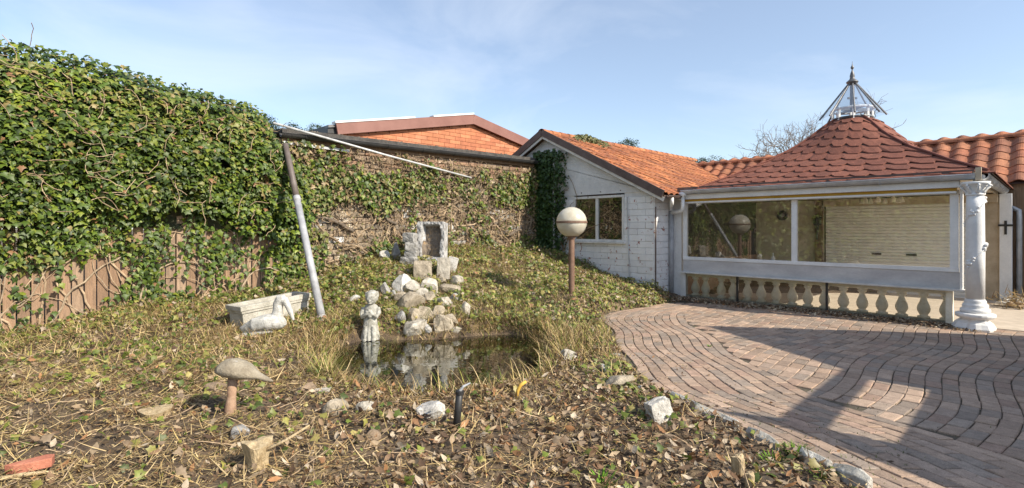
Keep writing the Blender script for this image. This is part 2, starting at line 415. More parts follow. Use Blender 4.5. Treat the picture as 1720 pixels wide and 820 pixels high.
def cp(px, py, z):
    d = (CAMH - z) * FPX / (py - HY)
    return ((px - CX) / FPX * d, d, z)
def cd(px, py, d):
    return ((px - CX) / FPX * d, d, CAMH - (py - HY) * d / FPX)
CTRL = [cp(-150, 820, 0), cp(0, 820, 0), cp(400, 820, 0), cp(860, 820, 0), cp(1250, 820, 0.0), cp(0, 700, 0.02), cp(200, 700, 0), cp(400, 700, 0),
        cp(1000, 740, 0.02), cp(1200, 730, .02), cp(1100, 690, .03), cp(-200, 640, .05), cp(0, 600, .06), cp(200, 610, .06), cp(400, 620, .03),
        cd(100, 545, 7.45), cd(300, 505, 8.5), cd(450, 487, 9.4), cd(500, 470, 9.87), cd(600, 440, 10.7), cd(722, 415, 11.95), cd(800, 414, 12.9), cd(880, 418, 14),
        cd(965, 430, 13.7), cd(1023, 466, 12.5), cd(1098, 484, 11.82), cd(1125, 491, 12.3), (4.0, 12.05, 0.0),
        cp(410, 562, .10), cp(530, 537, .19), cp(520, 600, .03), cp(560, 590, 0.02), cp(600, 572, .02), cp(690, 569, .02), cp(770, 564, .02), cp(850, 557, .03), cp(910, 570, .03),
        cp(935, 600, .02), cp(905, 650, .0), cp(800, 668, 0), cp(650, 668, 0), cp(550, 655, .01), cp(960, 497, .35), cd(722, 447, 10.4), cd(700, 500, 9.0),
        cd(600, 500, 9.0), cd(550, 530, 8.5), cd(850, 460, 11.3), cd(850, 500, 9.8), cd(1000, 500, 10.3), cp(1005, 532, .02), cp(1060, 512, .05), cd(1050, 490, 11.3),
        cp(960, 540, .06), cp(1040, 600, .03), cp(1060, 640, .03), cp(1020, 570, .03), cd(200, 520, 7.9), (-7.5, 6.6, .1), (-6, 3, 0), (-3, 1, 0), (2, 1, 0), (3.3, 11.0, .03), (2.6, 10.75, .06)]
CTRL = np.array(CTRL)
def _tps(r2):
    return np.where(r2 > 1e-9, r2 * np.log(r2 + 1e-12), 0.0)
_n = len(CTRL)
_d2 = ((CTRL[:, None, :2] - CTRL[None, :, :2]) ** 2).sum(-1)
_A = np.zeros((_n + 3, _n + 3)); _A[:_n, :_n] = _tps(_d2) + np.eye(_n) * .02
_A[:_n, _n] = 1; _A[:_n, _n + 1:] = CTRL[:, :2]; _A[_n:, :_n] = _A[:_n, _n:].T
_w = np.linalg.solve(_A, np.concatenate([CTRL[:, 2], np.zeros(3)]))
def rbf(x, y):
    x = np.asarray(x, float).ravel(); y = np.asarray(y, float).ravel()
    o = np.empty(len(x))
    for i in range(0, len(x), 20000):
        xx, yy = x[i:i + 20000], y[i:i + 20000]
        r2 = (xx[:, None] - CTRL[None, :, 0]) ** 2 + (yy[:, None] - CTRL[None, :, 1]) ** 2
        o[i:i + 20000] = _tps(r2) @ _w[:_n] + _w[_n] + _w[_n + 1] * xx + _w[_n + 2] * yy
    return o

POND = np.array([(548, 602), (565, 580), (600, 571), (650, 570), (690, 570), (740, 568), (800, 563), (860, 560), (900, 568), (925, 590), (918, 620), (890, 645), (840, 660), (780, 668), (700, 668), (630, 662), (580, 650), (552, 630)], float)
WATER_Z = -0.09
_pd = (CAMH - WATER_Z) * FPX / (POND[:, 1] - HY)
PONDW = np.stack([(POND[:, 0] - CX) / FPX * _pd, _pd], 1)
def pond_sd(x, y):      # signed distance, negative inside
    x = np.asarray(x, float).ravel(); y = np.asarray(y, float).ravel()
    best = np.full(len(x), 1e9); ins = np.zeros(len(x), bool)
    for i in range(len(PONDW)):
        a = PONDW[i]; b = PONDW[(i + 1) % len(PONDW)]; e = b - a
        t = np.clip(((x - a[0]) * e[0] + (y - a[1]) * e[1]) / (e @ e), 0, 1)
        best = np.minimum(best, np.hypot(x - a[0] - t * e[0], y - a[1] - t * e[1]))
        cond = (a[1] > y) != (b[1] > y)
        with np.errstate(divide='ignore', invalid='ignore'):
            xi = a[0] + (y - a[1]) / (b[1] - a[1] + 1e-12) * e[0]
        ins ^= cond & (x < xi)
    return np.where(ins, -best, best)

def ground_h(x, y, paved=True):
    x = np.asarray(x, float).ravel(); y = np.asarray(y, float).ravel()
    h = rbf(np.clip(x, -9, 4.2), np.clip(y, 1.0, 14.6))
    h = np.clip(h, -.03, 1.35)
    h = h + .022 * np.sin(x * 5.3 + 1.2 * np.sin(y * 3.1)) * np.sin(y * 4.7) + .013 * np.sin(x * 14 + y * 5 + 2 * np.sin(y * 2.3)) * np.sin(y * 12 - x * 3) + .007 * np.sin(x * 31 + 2 * np.sin(y * 9)) * np.sin(y * 27 + 2 * np.sin(x * 7))
    far = np.clip((np.hypot(x, y - 7) - 10) / 6, 0, 1)
    h = h * (1 - far)
    sdp = pond_sd(x, y)
    k = np.clip(-sdp / .45, 0, 1)
    h = np.where(sdp < .12, h - .10 * np.clip((.12 - sdp) / .12, 0, 1) - .42 * k, h)
    if paved:
        e = x - xe(y)
        h = np.where(e > -.12, h * np.clip(-e / .12, 0, 1) + (-.09) * np.clip((e + .05) / .10, 0, 1), h)
    return h

def G(px, py, dmin=2.4):     # point of the ground seen at photo pixel
    d = np.arange(dmin, 16, .01)
    x = (px - CX) / FPX * d; z = CAMH - (py - HY) / FPX * d
    h = np.maximum(ground_h(x, d), np.where(x > xe(d), 0.0, -9))
    i = np.argmax(z <= h)
    if not (z <= h).any(): i = len(d) - 1
    return V3(x[i], d[i], h[i])
def m_per_px(p):
    return p[1] / FPX
# ------------------------------------------------------------------ ground
def axis(lo, hi, step, far, n=14):
    core = np.arange(lo, hi + 1e-6, step)
    g = np.geomspace(.3, 1, n) ** 4.2
    g = (g - g[0]) / (1 - g[0])
    return np.concatenate([(lo - far * g[1:])[::-1], core, hi + far * g[1:]])
gx = axis(-9.5, 6.5, .055, 900); gy = axis(.6, 15.2, .055, 900)
X, Y = np.meshgrid(gx, gy)
H = ground_h(X, Y)
nx, ny = len(gx), len(gy)
idx = np.arange(nx * ny).reshape(ny, nx)
F = np.stack([idx[:-1, :-1], idx[:-1, 1:], idx[1:, 1:], idx[1:, :-1]], -1).reshape(-1, 4)
ground = mk('ground', np.stack([X.ravel(), Y.ravel(), H], 1), F, M['soil'], smooth=True, kind='structure', base=False)
tag(ground, 'dark garden soil rising to a low mound before the ivied wall')

# water: one sheet over the pond bed
bm = bmesh.new()
cx0 = PONDW.mean(0)
vs = [bm.verts.new((cx0[0] + (p[0] - cx0[0]) * 1.1, cx0[1] + (p[1] - cx0[1]) * 1.1, WATER_Z)) for p in PONDW]
bm.faces.new(vs); bm.normal_update()
me = bpy.data.meshes.new('pond_water'); bm.to_mesh(me); bm.free(); me.materials.append(M['water'])
if me.polygons[0].normal.z < 0: me.flip_normals()
wat = bpy.data.objects.new('pond_water', me); COL.objects.link(wat)
tag(wat, 'still dark green pond water reflecting rocks and statue', kind='structure')

# ------------------------------------------------------------------ pavement of wavy brick courses
pav_poly = [(xe(y) - .03, y) for y in np.linspace(-6, 11.85, 60)]
pav_poly += [tuple(FA(4.9, 0, -.1)[:2]), tuple(FA(-.6, 0, -.1)[:2]), tuple((FA(-.6) + WD * 8)[:2]), (32, 14), (32, -6)]
bm = bmesh.new(); f = bm.faces.new([bm.verts.new((p[0], p[1], -.016)) for p in pav_poly]); bmesh.ops.triangulate(bm, faces=[f])
bm.normal_update()
me = bpy.data.meshes.new('pavement'); bm.to_mesh(me); bm.free(); me.materials.append(M['sand_joint'])
pavement = bpy.data.objects.new('pavement', me); COL.objects.link(pavement); WL['pavement'] = V3(0, 0, 0)
tag(pavement, 'driveway of pinkish grey brick pavers laid in waves', kind='structure')

PAV_COLS = np.array([1.06, 1.035, .94]) * np.array([(.33, .245, .20), (.37, .275, .225), (.30, .235, .205), (.27, .225, .20), (.35, .25, .195), (.40, .30, .245), (.24, .21, .195), (.33, .225, .185)])
def clip_poly(poly, a, n):
    out = []
    for i in range(len(poly)):
        p, q = poly[i], poly[(i + 1) % len(poly)]
        dp, dq = (p - a) @ n, (q - a) @ n
        if dp >= 0: out.append(p)
        if dp * dq < 0: out.append(p + (q - p) * dp / (dp - dq))
    return out
BAND = 1.43
bricks = []
def emit(poly):
    if len(poly) < 3: return
    c = np.mean(poly, 0)
    ar = 0.5 * abs(sum(poly[i][0] * poly[(i + 1) % len(poly)][1] - poly[(i + 1) % len(poly)][0] * poly[i][1] for i in range(len(poly))))
    if ar < .0012: return
    bricks.append((c, poly, ar))
g = .0040
# band beside the garden: courses follow the edging
row = 0
for k in range(11):
    d0 = k * .128 + .02; d1 = d0 + .128
    off = .12 * (k % 2)
    for y in np.arange(2.0 + off, 10.9, .24):
        def mp2(d, yy):
            return V3(xe(yy) * .5 + .25 * (xe(yy - .3) + xe(yy + .3)) + d + .045 * math.sin(yy * 3.3 + d * 1.2), yy)
        q = [mp2(d0 + g, y + g), mp2(d1 - g, y + g), mp2(d1 - g, y + .12), mp2(d1 - g, y + .24 - g), mp2(d0 + g, y + .24 - g), mp2(d0 + g, y + .12)]
        emit(q)
# the rest: columns running towards the house in waves
w2, l2 = WD[:2], -U[:2]
org = V3(4.0, 12.0)
def mp3(p, qv):
    return org + w2 * p + l2 * (qv + .068 * math.sin(p * 2 * math.pi / 3.1 + .5 * math.sin(qv * .9)))
for iq in range(-50, 95):
    for ip in range(-66, 20):
        p0, q0 = ip * .236 + rng.normal(0, .004), iq * .136
        c = mp3(p0, q0)
        if not (1.2 < c[1] < 12.5 and c[0] > xe(c[1]) + BAND - .12 and c[0] < c[1] * 1.03 + .4): continue
        inn = (c - R0[:2]) @ w2
        if inn > -.30 and c[0] < 7.35 + (c[1] - 8) * .95: continue
        if inn > 4.6: continue
        hh = .0
        jq = rng.normal(0, .003); gq = .0038
        jq = rng.normal(0, .003); gp = .0066; LP, LQ = .236, .136
        poly = [mp3(p0 + gp, q0 + gq + jq), mp3(p0 + LP / 2, q0 + gq + jq), mp3(p0 + LP - gp, q0 + gq + jq), mp3(p0 + LP - gp, q0 + LQ - gq + jq), mp3(p0 + LP / 2, q0 + LQ - gq + jq), mp3(p0 + gp, q0 + LQ - gq + jq)]
        yb = c[1]; a = V3(xe(yb) + BAND + .045 * math.sin(yb * 3.3 + 1.7), yb)
        ex = nrm(V3(xe(yb + .1) - xe(yb - .1) + .009 * math.cos(yb * 3.3 + 1.7) * 3.3, .2)); n = V3(ex[1], -ex[0])
        emit(clip_poly(poly, a, n))
def brick_mesh(poly):
    n = len(poly); c = np.mean(poly, 0)
    dz = rng.normal(0, .0022); tx, ty = rng.normal(0, .012, 2)
    z = lambda p: dz + (p[0] - c[0]) * tx + (p[1] - c[1]) * ty
    ch = .007
    V = [(*p, -.06) for p in poly] + [(*p, z(p) - .006) for p in poly]
    V += [(*(c + (p - c) * (1 - ch / (np.linalg.norm(p - c) + 1e-6) * 1.3)), z(p)) for p in poly]
    F = [[n * 2 + i for i in range(n)]]
    for i in range(n):
        j = (i + 1) % n
        F += [[i, j, n + j, n + i], [n + i, n + j, 2 * n + j, 2 * n + i]]
    if sum(poly[i][0] * poly[(i + 1) % n][1] - poly[(i + 1) % n][0] * poly[i][1] for i in range(n)) < 0:
        F = [f[::-1] for f in F]
    return V, F
def in_view(c):
    px = CX + FPX * c[0] / c[1]; py = HY + CAMH * FPX / c[1]
    return -10 < px < 1735 and py < 835
bricks.sort(key=lambda b: (-1 if in_view(b[0]) else 0, b[0][1]))
rest = MB()
for i, (c, poly, ar) in enumerate(bricks):
    V, F = brick_mesh(poly)
    col = (.65 * PAV_COLS[rng.integers(len(PAV_COLS))] + .35 * PAV_COLS.mean(0)) * rng.uniform(.80, 1.17)
    if i < 300 and ar > .008:
        mk('paver', V, F, M['paver'], pavement, col=col, base=False)
    else:
        rest.add(V, F, col)
rest.build('far_pavers', M['paver'], pavement, kind='stuff')

# white edging stones between bed and paving
def edge_slab(pts, w, label, hgt=.07):
    P = [G(*p) for p in pts]
    V = []; n = len(P)
    for i, p in enumerate(P):
        t = nrm((P[min(i + 1, n - 1)] - P[max(i - 1, 0)]) * V3(1, 1, 0)); s = np.cross(t, Z)
        ww = w * (.75 + .5 * rng.random()) * (.55 if i in (0, n - 1) else 1)
        h = hgt * (.7 + .6 * rng.random())
        p = p * V3(1, 1, 0)
        V += [p - s * ww / 2 - Z * .05, p - s * ww / 2 * .9 + Z * h * .75, p - s * ww * .1 + Z * h, p + s * ww / 2 * .85 + Z * h * .6, p + s * ww / 2 - Z * .05]
    F = [[i * 5 + k, i * 5 + k + 1, (i + 1) * 5 + k + 1, (i + 1) * 5 + k] for i in range(n - 1) for k in range(4)] + [[0, 4, 3, 2, 1], [(n - 1) * 5 + k for k in range(5)]]
    o = mk('edging_stone', V, F, M['stone'], col=(.44, .43, .40), bevel=.008, label=label, cat='edging stone', group='white stones edging the flower bed')
    return o
edge_slab([(1128, 668), (1150, 680), (1172, 692), (1200, 704), (1238, 718)], .10, 'longest white edging stone, beside the square white block at the bed edge')
edge_slab([(1256, 733), (1272, 741), (1290, 748), (1306, 757)], .09, 'short white edging stone where the thin shadow crosses to the paving')
edge_slab([(1345, 767), (1362, 775), (1380, 783), (1394, 792)], .10, 'white edging stone beside the bright green grass tufts')
edge_slab([(1400, 795), (1422, 803), (1442, 813), (1462, 826)], .12, 'white edging stone nearest the camera at the bottom edge of the bed')

# ------------------------------------------------------------------ gabled white house
house = thing('gabled_house', GA(1.8, 0, -.1), 'white painted brick outhouse with an orange tiled gable roof and two-pane window', 'house')
RIDGE_T, RIDGE_Z, EAVE_T, EAVE_Z = 3.30, 4.22, -.38, 2.36
SL = (RIDGE_Z - EAVE_Z) / (RIDGE_T - EAVE_T)
def roofz(t): return RIDGE_Z - SL * abs(t - RIDGE_T)
b = MB(); WIN = (.80, 2.36, 1.27, 2.42)
# masonry backing as slabs round the window opening
def slab(mb, t0, t1, z0, z1, d0=-.25, d1=-.012):
    mb.prism([GA(t0, z0, d1), GA(t1, z0, d1), GA(t1, z1, d1), GA(t0, z1, d1)], WD * (d1 - d0))
slab(b, .0, WIN[0], -.2, 2.46); slab(b, WIN[1], T_END + .6, -.2, 2.46); slab(b, WIN[0], WIN[1], -.2, WIN[2])
b.prism([C0 + WD * (.012 + k) - U * 0 + Z * zz for k, zz in ((.24, -.2), (8.5, -.2), (8.5, 2.36), (.24, 2.36))], U * .2)
b.build('wall', M['mortar'], house)
gp = MB(); gp.prism([GA(-.02, 2.46, .004), GA(T_END + .6, 2.46, .004), GA(T_END + .6, roofz(T_END + .6) - .12, .004), GA(RIDGE_T, RIDGE_Z - .12, .004), GA(-.02, roofz(-.02) - .12, .004)], WD * .2)
gp.build('gable_panel', M['plaster'], house)
for t in (.35, .9, 1.5, 2.1, 2.7):
    MB().tube([GA(t, 2.52, .004), GA(t, 2.52, .018)], .014, 8).build('bolt', M['brown_trim'], house)
# bricks, one by one
BH, BL = .15, .43
def brick(mb_c, ax, hl, hh, col, name, par, m, hd=.035):
    j = rng.normal(0, .0025)
    mb = MB().box(mb_c + ax[1] * 0, (hl - .0035, hd, hh - .003), ax)
    mb.build(name, m, par, col=col, bevel=.007)
for r in range(17):
    z0 = -.05 + r * BH
    if z0 + BH > 2.49: break
    off = (r % 2) * BL / 2
    for k in range(-1, 12):
        t0, t1 = k * BL + off, (k + 1) * BL + off
        t0, t1 = max(t0, 0), min(t1, T_END + .3)
        if t1 - t0 < .05: continue
        if t0 < WIN[1] and t1 > WIN[0] and z0 + BH / 2 > WIN[2] and z0 < WIN[3]:
            if t0 < WIN[0]: t1 = WIN[0]
            elif t1 > WIN[1]: t0 = WIN[1]
            else: continue
            if t1 - t0 < .05: continue
        v = rng.uniform(.93, 1.05)
        brick(GA((t0 + t1) / 2, z0 + BH / 2, .0 + rng.normal(0, .003) - .025), (U, WD, Z), (t1 - t0) / 2, BH / 2, (v, v, v), 'brick', house, M['white_brick'])
    for k in range(2):
        w0, w1 = (0.0, .36) if k == 0 else (.36, .72)
        if r % 2: w0, w1 = (0.0, .2) if k == 0 else (.2, .72)
        v = rng.uniform(.95, 1.05)
        brick(C0 - U * (-.012) + WD * ((w0 + w1) / 2) - WD * .0 + Z * (z0 + BH / 2), (WD, U, Z), (w1 - w0) / 2, BH / 2, (v, v, v), 'brick', house, M['white_brick'])
# window
win = MB()
t0, t1, z0, z1 = WIN
for (a0, a1, c0, c1) in ((t0, t0 + .055, z0, z1), (t1 - .055, t1, z0, z1), (t0 + .055, t1 - .055, z1 - .06, z1), (t0 + .055, t1 - .055, z0, z0 + .06), (1.575, 1.645, z0 + .06, z1 - .06)):
    win.prism([GA(a0, c0, .022), GA(a1, c0, .022), GA(a1, c1, .022), GA(a0, c1, .022)], WD * .08)
wf = win.build('window', M['old_white_wood'], house, bevel=.004)
for a0, a1 in ((t0 + .055, 1.575), (1.645, t1 - .055)):
    MB().prism([GA(a0, z0 + .06, -.018), GA(a1, z0 + .06, -.018), GA(a1, z1 - .06, -.018), GA(a0, z1 - .06, -.018)], WD * .006).build('pane', M['house_glass'], wf)
MB().beam(GA(t0 - .04, z0 - .02, .04), GA(t1 + .04, z0 - .02, .04), .11, .035).build('sill', M['old_white_wood'], wf)
MB().box(GA(2.05, 1.45, -1.2), (1.95, .02, .9), (U, WD, Z)).build('inner_wall', M['dark_room'], house)  # dark sheet stands in for the unlit room behind the window
# a slim rod leaning on the wall
mbx = MB(); mbx.tube([GA(.62, .35, .05), GA(.70, 2.36, .03)], .012, 8); mbx.build('conduit', M['zinc'], house)
# roof deck, verge boards, tiles
V = []
for (tt, zz) in ((EAVE_T + .05, EAVE_Z + .0), (RIDGE_T, RIDGE_Z - .03), (2 * RIDGE_T - EAVE_T, EAVE_Z)):
    for k in (-.18, 8.6): V.append(C0 + U * tt + WD * k + Z * (zz - .05))
mk('roof_deck', V, [[0, 1, 3, 2], [2, 3, 5, 4]], M['brown_wood'], house)
vb = MB(); wb = MB()
for ta, tb in ((EAVE_T, RIDGE_T), (2 * RIDGE_T - EAVE_T, RIDGE_T)):
    vb.beam(C0 + U * ta - WD * .24 + Z * (roofz(ta) + .0), C0 + U * tb - WD * .24 + Z * (roofz(tb) + .0), .035, .17)
    wb.beam(C0 + U * ta - WD * .205 + Z * (roofz(ta) - .115), C0 + U * tb - WD * .205 + Z * (roofz(tb) - .115), .03, .09)
vb.build('verge_board', M['brown_trim'], house); wb.build('soffit_board', M['old_white_wood'], house)

def tile_geom(o, ax, ay, az, w, l, seg=8, lift=.028, amp=.026, th=.014):
    # one pantile: ax across, ay up the slope, az out of the roof; o = lower left corner
    V = []; F = []
    for j, (s, up) in enumerate(((0, lift), (1.12, .004))):
        for k in range(seg + 1):
            x = k / seg
            h = amp * (math.sin(x * 2 * math.pi * .95 + .3)) + (.012 if x > .8 else 0)
            V.append(o + ax * w * x * 1.03 + ay * l * s + az * (up + h))
    n = seg + 1
    V += [v - az * th - ay * 0 for v in V[:n]]
    F = [[k, k + 1, n + k + 1, n + k] for k in range(seg)] + [[k + 1, k, 2 * n + k, 2 * n + k + 1] for k in range(seg)]
    return V, F
TILE_COLS = np.array([.88, .86, .84]) * np.array([(.50, .185, .075), (.46, .165, .07), (.54, .215, .09), (.43, .16, .075), (.58, .235, .10), (.38, .15, .08)])
TW, TLN = .235, .315
rs = V3(*(U * (RIDGE_T - EAVE_T) + Z * (RIDGE_Z - EAVE_Z))); rlen = np.linalg.norm(rs); ry = rs / rlen
rx = WD; rz = np.cross(rx, ry); rz = rz if rz[2] > 0 else -rz
tiles = []
for r in range(int(rlen / TLN)):
    for k in range(34):
        o = C0 + U * EAVE_T + Z * EAVE_Z - WD * .24 + rx * k * TW + ry * (r * TLN - .03) + rz * .02
        c = o + rx * TW / 2 + ry * TLN / 2
        tiles.append((c[1] + (0 if CX + FPX * c[0] / c[1] < 1330 else 100), o))
tiles.sort(key=lambda q: q[0])
far = MB()
for i, (dd, o) in enumerate(tiles):
    jz = rz * rng.normal(0, .004)
    Vt, Ft = tile_geom(o + jz, rx, ry, rz, TW, TLN)
    col = TILE_COLS[rng.integers(len(TILE_COLS))] * rng.uniform(.8, 1.2)
    if i < 290: mk('roof_tile', Vt, Ft, M['tile'], house, col=col, smooth=False, base=False)
    else: far.add(Vt, Ft, col)
far.build('far_roof_tiles', M['tile'], house, kind='stuff')
for k in range(24):
    p0 = C0 + U * RIDGE_T + WD * (-.26 + k * .36) + Z * (RIDGE_Z + .02)
    mb = MB(); Vr = []
    for j, (s, rr) in enumerate(((0, .125), (.39, .11))):
        for q in range(9):
            a = math.pi * (q / 8 * 1.1 - .05)
            Vr.append(p0 + WD * s + U * rr * math.cos(a) + Z * (rr * math.sin(a) * .8 - .02))
    Fr = [[q, q + 1, 10 + q, 9 + q] for q in range(8)]
    mk('ridge_tile', Vr, Fr, M['tile'], house, col=TILE_COLS[rng.integers(len(TILE_COLS))] * rng.uniform(.8, 1.1), base=False, smooth=True)

def half_gutter(p0, p1, r, m, name, parent, out=None, th=.006, brackets=0, bm_=None):
    p0, p1 = np.asarray(p0, float), np.asarray(p1, float)
    d = nrm(p1 - p0); s = nrm(np.cross(d, Z)); u = np.cross(s, d)
    V = []
    for p in (p0, p1):
        for rr in (r, r - th):
            for k in range(11):
                a = math.pi * (1 + k / 10)
                V.append(p + s * rr * math.cos(a) + u * rr * math.sin(a))
    F = []
    for k in range(10):
        F += [[k, k + 1, 22 + k + 1, 22 + k], [11 + k + 1, 11 + k, 33 + k, 33 + k + 1], [k + 1, k, 11 + k, 11 + k + 1], [22 + k, 22 + k + 1, 33 + k + 1, 33 + k]]
    F += [[0, 22, 33, 11], [10, 21, 43, 32]]
    g_ = mk(name, V, F, m, parent, smooth=False)
    mb = MB()
    for sg in (-1, 1):
        for q in (p0, p1): pass
        mb.tube([p0 + s * r * sg, p1 + s * r * sg], .011, 6)
    for k in range(brackets):
        c = p0 + (p1 - p0) * (k + .5) / brackets
        P = [c + s * (r + .004) * math.cos(math.pi * (1 + q / 8)) + u * (r + .004) * math.sin(math.pi * (1 + q / 8)) for q in range(9)]
        mb.tube(P, .009, 5)
    mb.tube([p0 + u * -r * .5, p0 + d * .006 + u * -r * .5], r * .5, 10)
    mb.build('gutter_bracket', bm_ or m, g_)
    return g_
half_gutter(C0 - U * .43 - WD * .2 + Z * 2.33, C0 - U * .43 + WD * 1.3 + Z * 2.33, .055, M['brown_trim'], 'gutter', house, brackets=3)
# downpipes on the corner
dp = MB(); q0 = C0 - U * .43 + WD * .04 + Z * 2.30; qd = FA(5.08, 0, .07)
dp.tube([q0, q0 - Z * .10, q0 - Z * .14 + (qd - q0) * V3(.1, .1, 0), qd * V3(1, 1, 0) + (q0 - qd) * V3(.1, .1, 0) + Z * 2.13, qd + Z * 2.09, qd + Z * 2.0], .045, 12)
dp.build('downpipe_elbow', M['white_paint'], house, smooth=True)
MB().tube([qd + Z * 2.02, qd + Z * .03], .052, 14).build('downpipe', M['pipe_grey'], house, smooth=True)
MB().tube([C0 - U * .05 - WD * .0 + Z * .15, C0 - U * .05 + Z * 2.1], .016, 8).build('corner_conduit', M['brown_trim'], house)
# white pipe running down the dark ivied corner
MB().tube([GA(2.95, .95, .13), GA(2.95, 3.35, .13)], .035, 10).build('downpipe', M['pole_white'], house)

# ------------------------------------------------------------------ ivied outbuilding: wall of old bricks, flat roof, black gutter
shed = thing('ivied_outbuilding', IW(3.4, 0, -.3), 'low outbuilding of weathered part-painted brick under a black gutter and gravelled flat roof', 'outbuilding')
GUT0, GUT1 = 3.36, 3.44
mb = MB(); mb.prism([IW(-.0, -.3, -.02), IW(WALL_L, -.3, -.02), IW(WALL_L, 3.3, -.02), IW(-.0, 3.38, -.02)], U * .3)
mb.build('wall', M['brown_wood'], shed)
BH2, BL2 = .165, .46
nb = 0
for r in range(23):
    z0 = .40 + r * .13
    off = (r % 2) * BL2 / 2
    for k in range(-1, 16):
        q0, q1 = max(k * BL2 + off, .02), min((k + 1) * BL2 + off, WALL_L)
        if q1 - q0 < .08 or z0 > 3.2: continue
        gz = ground_h([IW((q0 + q1) / 2)[0]], [IW((q0 + q1) / 2)[1]])[0]
        if z0 + .13 < gz: continue
        w = rng.random()
        pw = .16 + .42 * (z0 < 1.7) * (q0 < 4)
        col = (.62, .61, .59) if w < pw * .7 else ((.30, .245, .18), (.36, .29, .21), (.28, .235, .185), (.33, .25, .18))[rng.integers(4)]
        if z0 > 2.75: col = ((.36, .22, .15), (.34, .25, .18), (.31, .23, .17))[rng.integers(3)]
        col = np.array(col) * rng.uniform(.85, 1.1)
        dj = rng.uniform(-.012, .012) + (.018 if r % 3 == 0 else 0)
        mb = MB().box(IW((q0 + q1) / 2, z0 + .065, dj - .03), ((q1 - q0) / 2 - .007, .045, .058), (WD, U, Z))
        nb += 1
        if nb <= 300: mb.build('brick', M['old_brick'], shed, col=col, bevel=.01)
        else: far_b.add(mb.V, mb.F, col)
    if r == 0: far_b = MB()
if far_b.V: far_b.build('upper_bricks', M['old_brick'], shed, kind='stuff')
rf = MB(); rf.prism([IW(-.1, 3.47, .10), IW(WALL_L + .05, 3.39, .10), IW(WALL_L + .05, 3.47, .10), IW(-.1, 3.55, .10)], U * 3.0 + Z * .15)
rf.build('roof', M['bitumen'], shed)
half_gutter(IW(.02, GUT1 + .0, .17), IW(WALL_L + .1, GUT0 + .0, .17), .075, M['black_plastic'], 'gutter', shed, brackets=8)
mb = MB().beam(IW(0.05, 3.36, .04), IW(WALL_L, 3.28, .04), .05, .12); mb.build('eaves_board', M['brown_wood'], shed)
# pebbles and bits of leaf on the roof edge
mb = MB()
for i in range(260):
    q = rng.uniform(0, WALL_L); d = -abs(rng.normal(0, .25)) + .08
    s = rng.uniform(.008, .022)
    c = IW(q, 3.555 - .0115 * q - d * .05 + .0, d)
    mb.box(c, (s, s * .8, s * .5), (nrm(rng.normal(size=3)), nrm(rng.normal(size=3)), Z))
mb.build('roof_gravel', M['old_brick'], shed, col=(.30, .24, .18), kind='stuff')
# flat white strip under the gutter at the left end
mb = MB().beam(IW(WALL_L + .05, 3.20, .12), IW(WALL_L - 1.25, 3.17, .12), .05, .05); mb.build('white_strip', M['pole_white'], shed)

# ------------------------------------------------------------------ brick building behind
bh = thing('brick_building', IVW0 + U * 3.3 - WD * 2.2, 'orange brick building with a low pitched gable and red brown fascia behind the black gutter', 'building')
BP = IVW0 + U * 3.0
def BB(w, z, d=0.0):      # w along WD from the apex
    return V3(-1.34, 16.6, 0) + WD * w + Z * z - U * d
AP = 5.27; SLP = .2
mb = MB(); mb.prism([BB(-4.4, 0), BB(3.6, 0), BB(3.6, AP - .28 - 3.6 * SLP), BB(0, AP - .28), BB(-4.4, AP - .28 - 4.4 * SLP)], U * 5)
mb.build('wall', M['orange_mortar'], bh)
OB = np.array([(.46, .175, .085), (.50, .195, .095), (.44, .165, .08), (.52, .215, .115), (.42, .15, .075)])
rr = 0
for r in range(15):
    z0 = 3.3 + r * .118
    for k in range(-11, 10):
        w0 = k * .42 + (r % 2) * .21; w1 = w0 + .42
        w0, w1 = max(w0, -4.4), min(w1, 3.6)
        if w1 - w0 < .1: continue
        lim = min(AP - .30 - SLP * abs(w0), AP - .30 - SLP * abs(w1))
        if z0 > lim: continue
        z1 = z0 + .118
        MB().box(BB((w0 + w1) / 2, (z0 + min(z1, lim + .02)) / 2, .008), ((w1 - w0) / 2 - .005, .02, (min(z1, lim + .02) - z0) / 2 - .005), (WD, U, Z)).build('brick', M['orange_brick'], bh, col=OB[rng.integers(5)] * rng.uniform(.93, 1.07))
mb = MB()
mb.beam(BB(-4.55, AP - .17 - 4.55 * SLP, .14), BB(.03, AP - .17, .14), .06, .30)
mb.build('fascia', M['fascia'], bh)
mb = MB(); mb.beam(BB(-.0, AP - .17, .143), BB(3.9, AP - .17 - 3.9 * SLP, .143), .06, .30); mb.build('fascia', M['fascia'], bh)
mb = MB(); mb.prism([BB(-4.75, AP - 4.75 * SLP - .05, .10), BB(0, AP - .01, .10), BB(3.9, AP - 3.9 * SLP - .01, .10), BB(3.9, AP - 3.9 * SLP - .08, .10), BB(0, AP - .08, .10), BB(-4.75, AP - 4.75 * SLP - .12, .10)], U * 6); mb.build('roof', M['lead'], bh)
for w0, w1, zz in ((-4.6, -2.2, .03), (-1.55, .0, .03)):
    MB().beam(BB(w0, AP + zz + w0 * SLP - .03, .08), BB(w1, AP + zz + w1 * SLP - .03, .08), .22, .05).build('metal_capping', M['white_paint'], bh)
mb = MB(); mb.beam(BB(-4.62, AP - 5.0 * SLP - .10, .05), BB(-4.75, AP - 5.0 * SLP - .10, -4.5), .25, .2); mb.build('gutter', M['black_plastic'], bh)

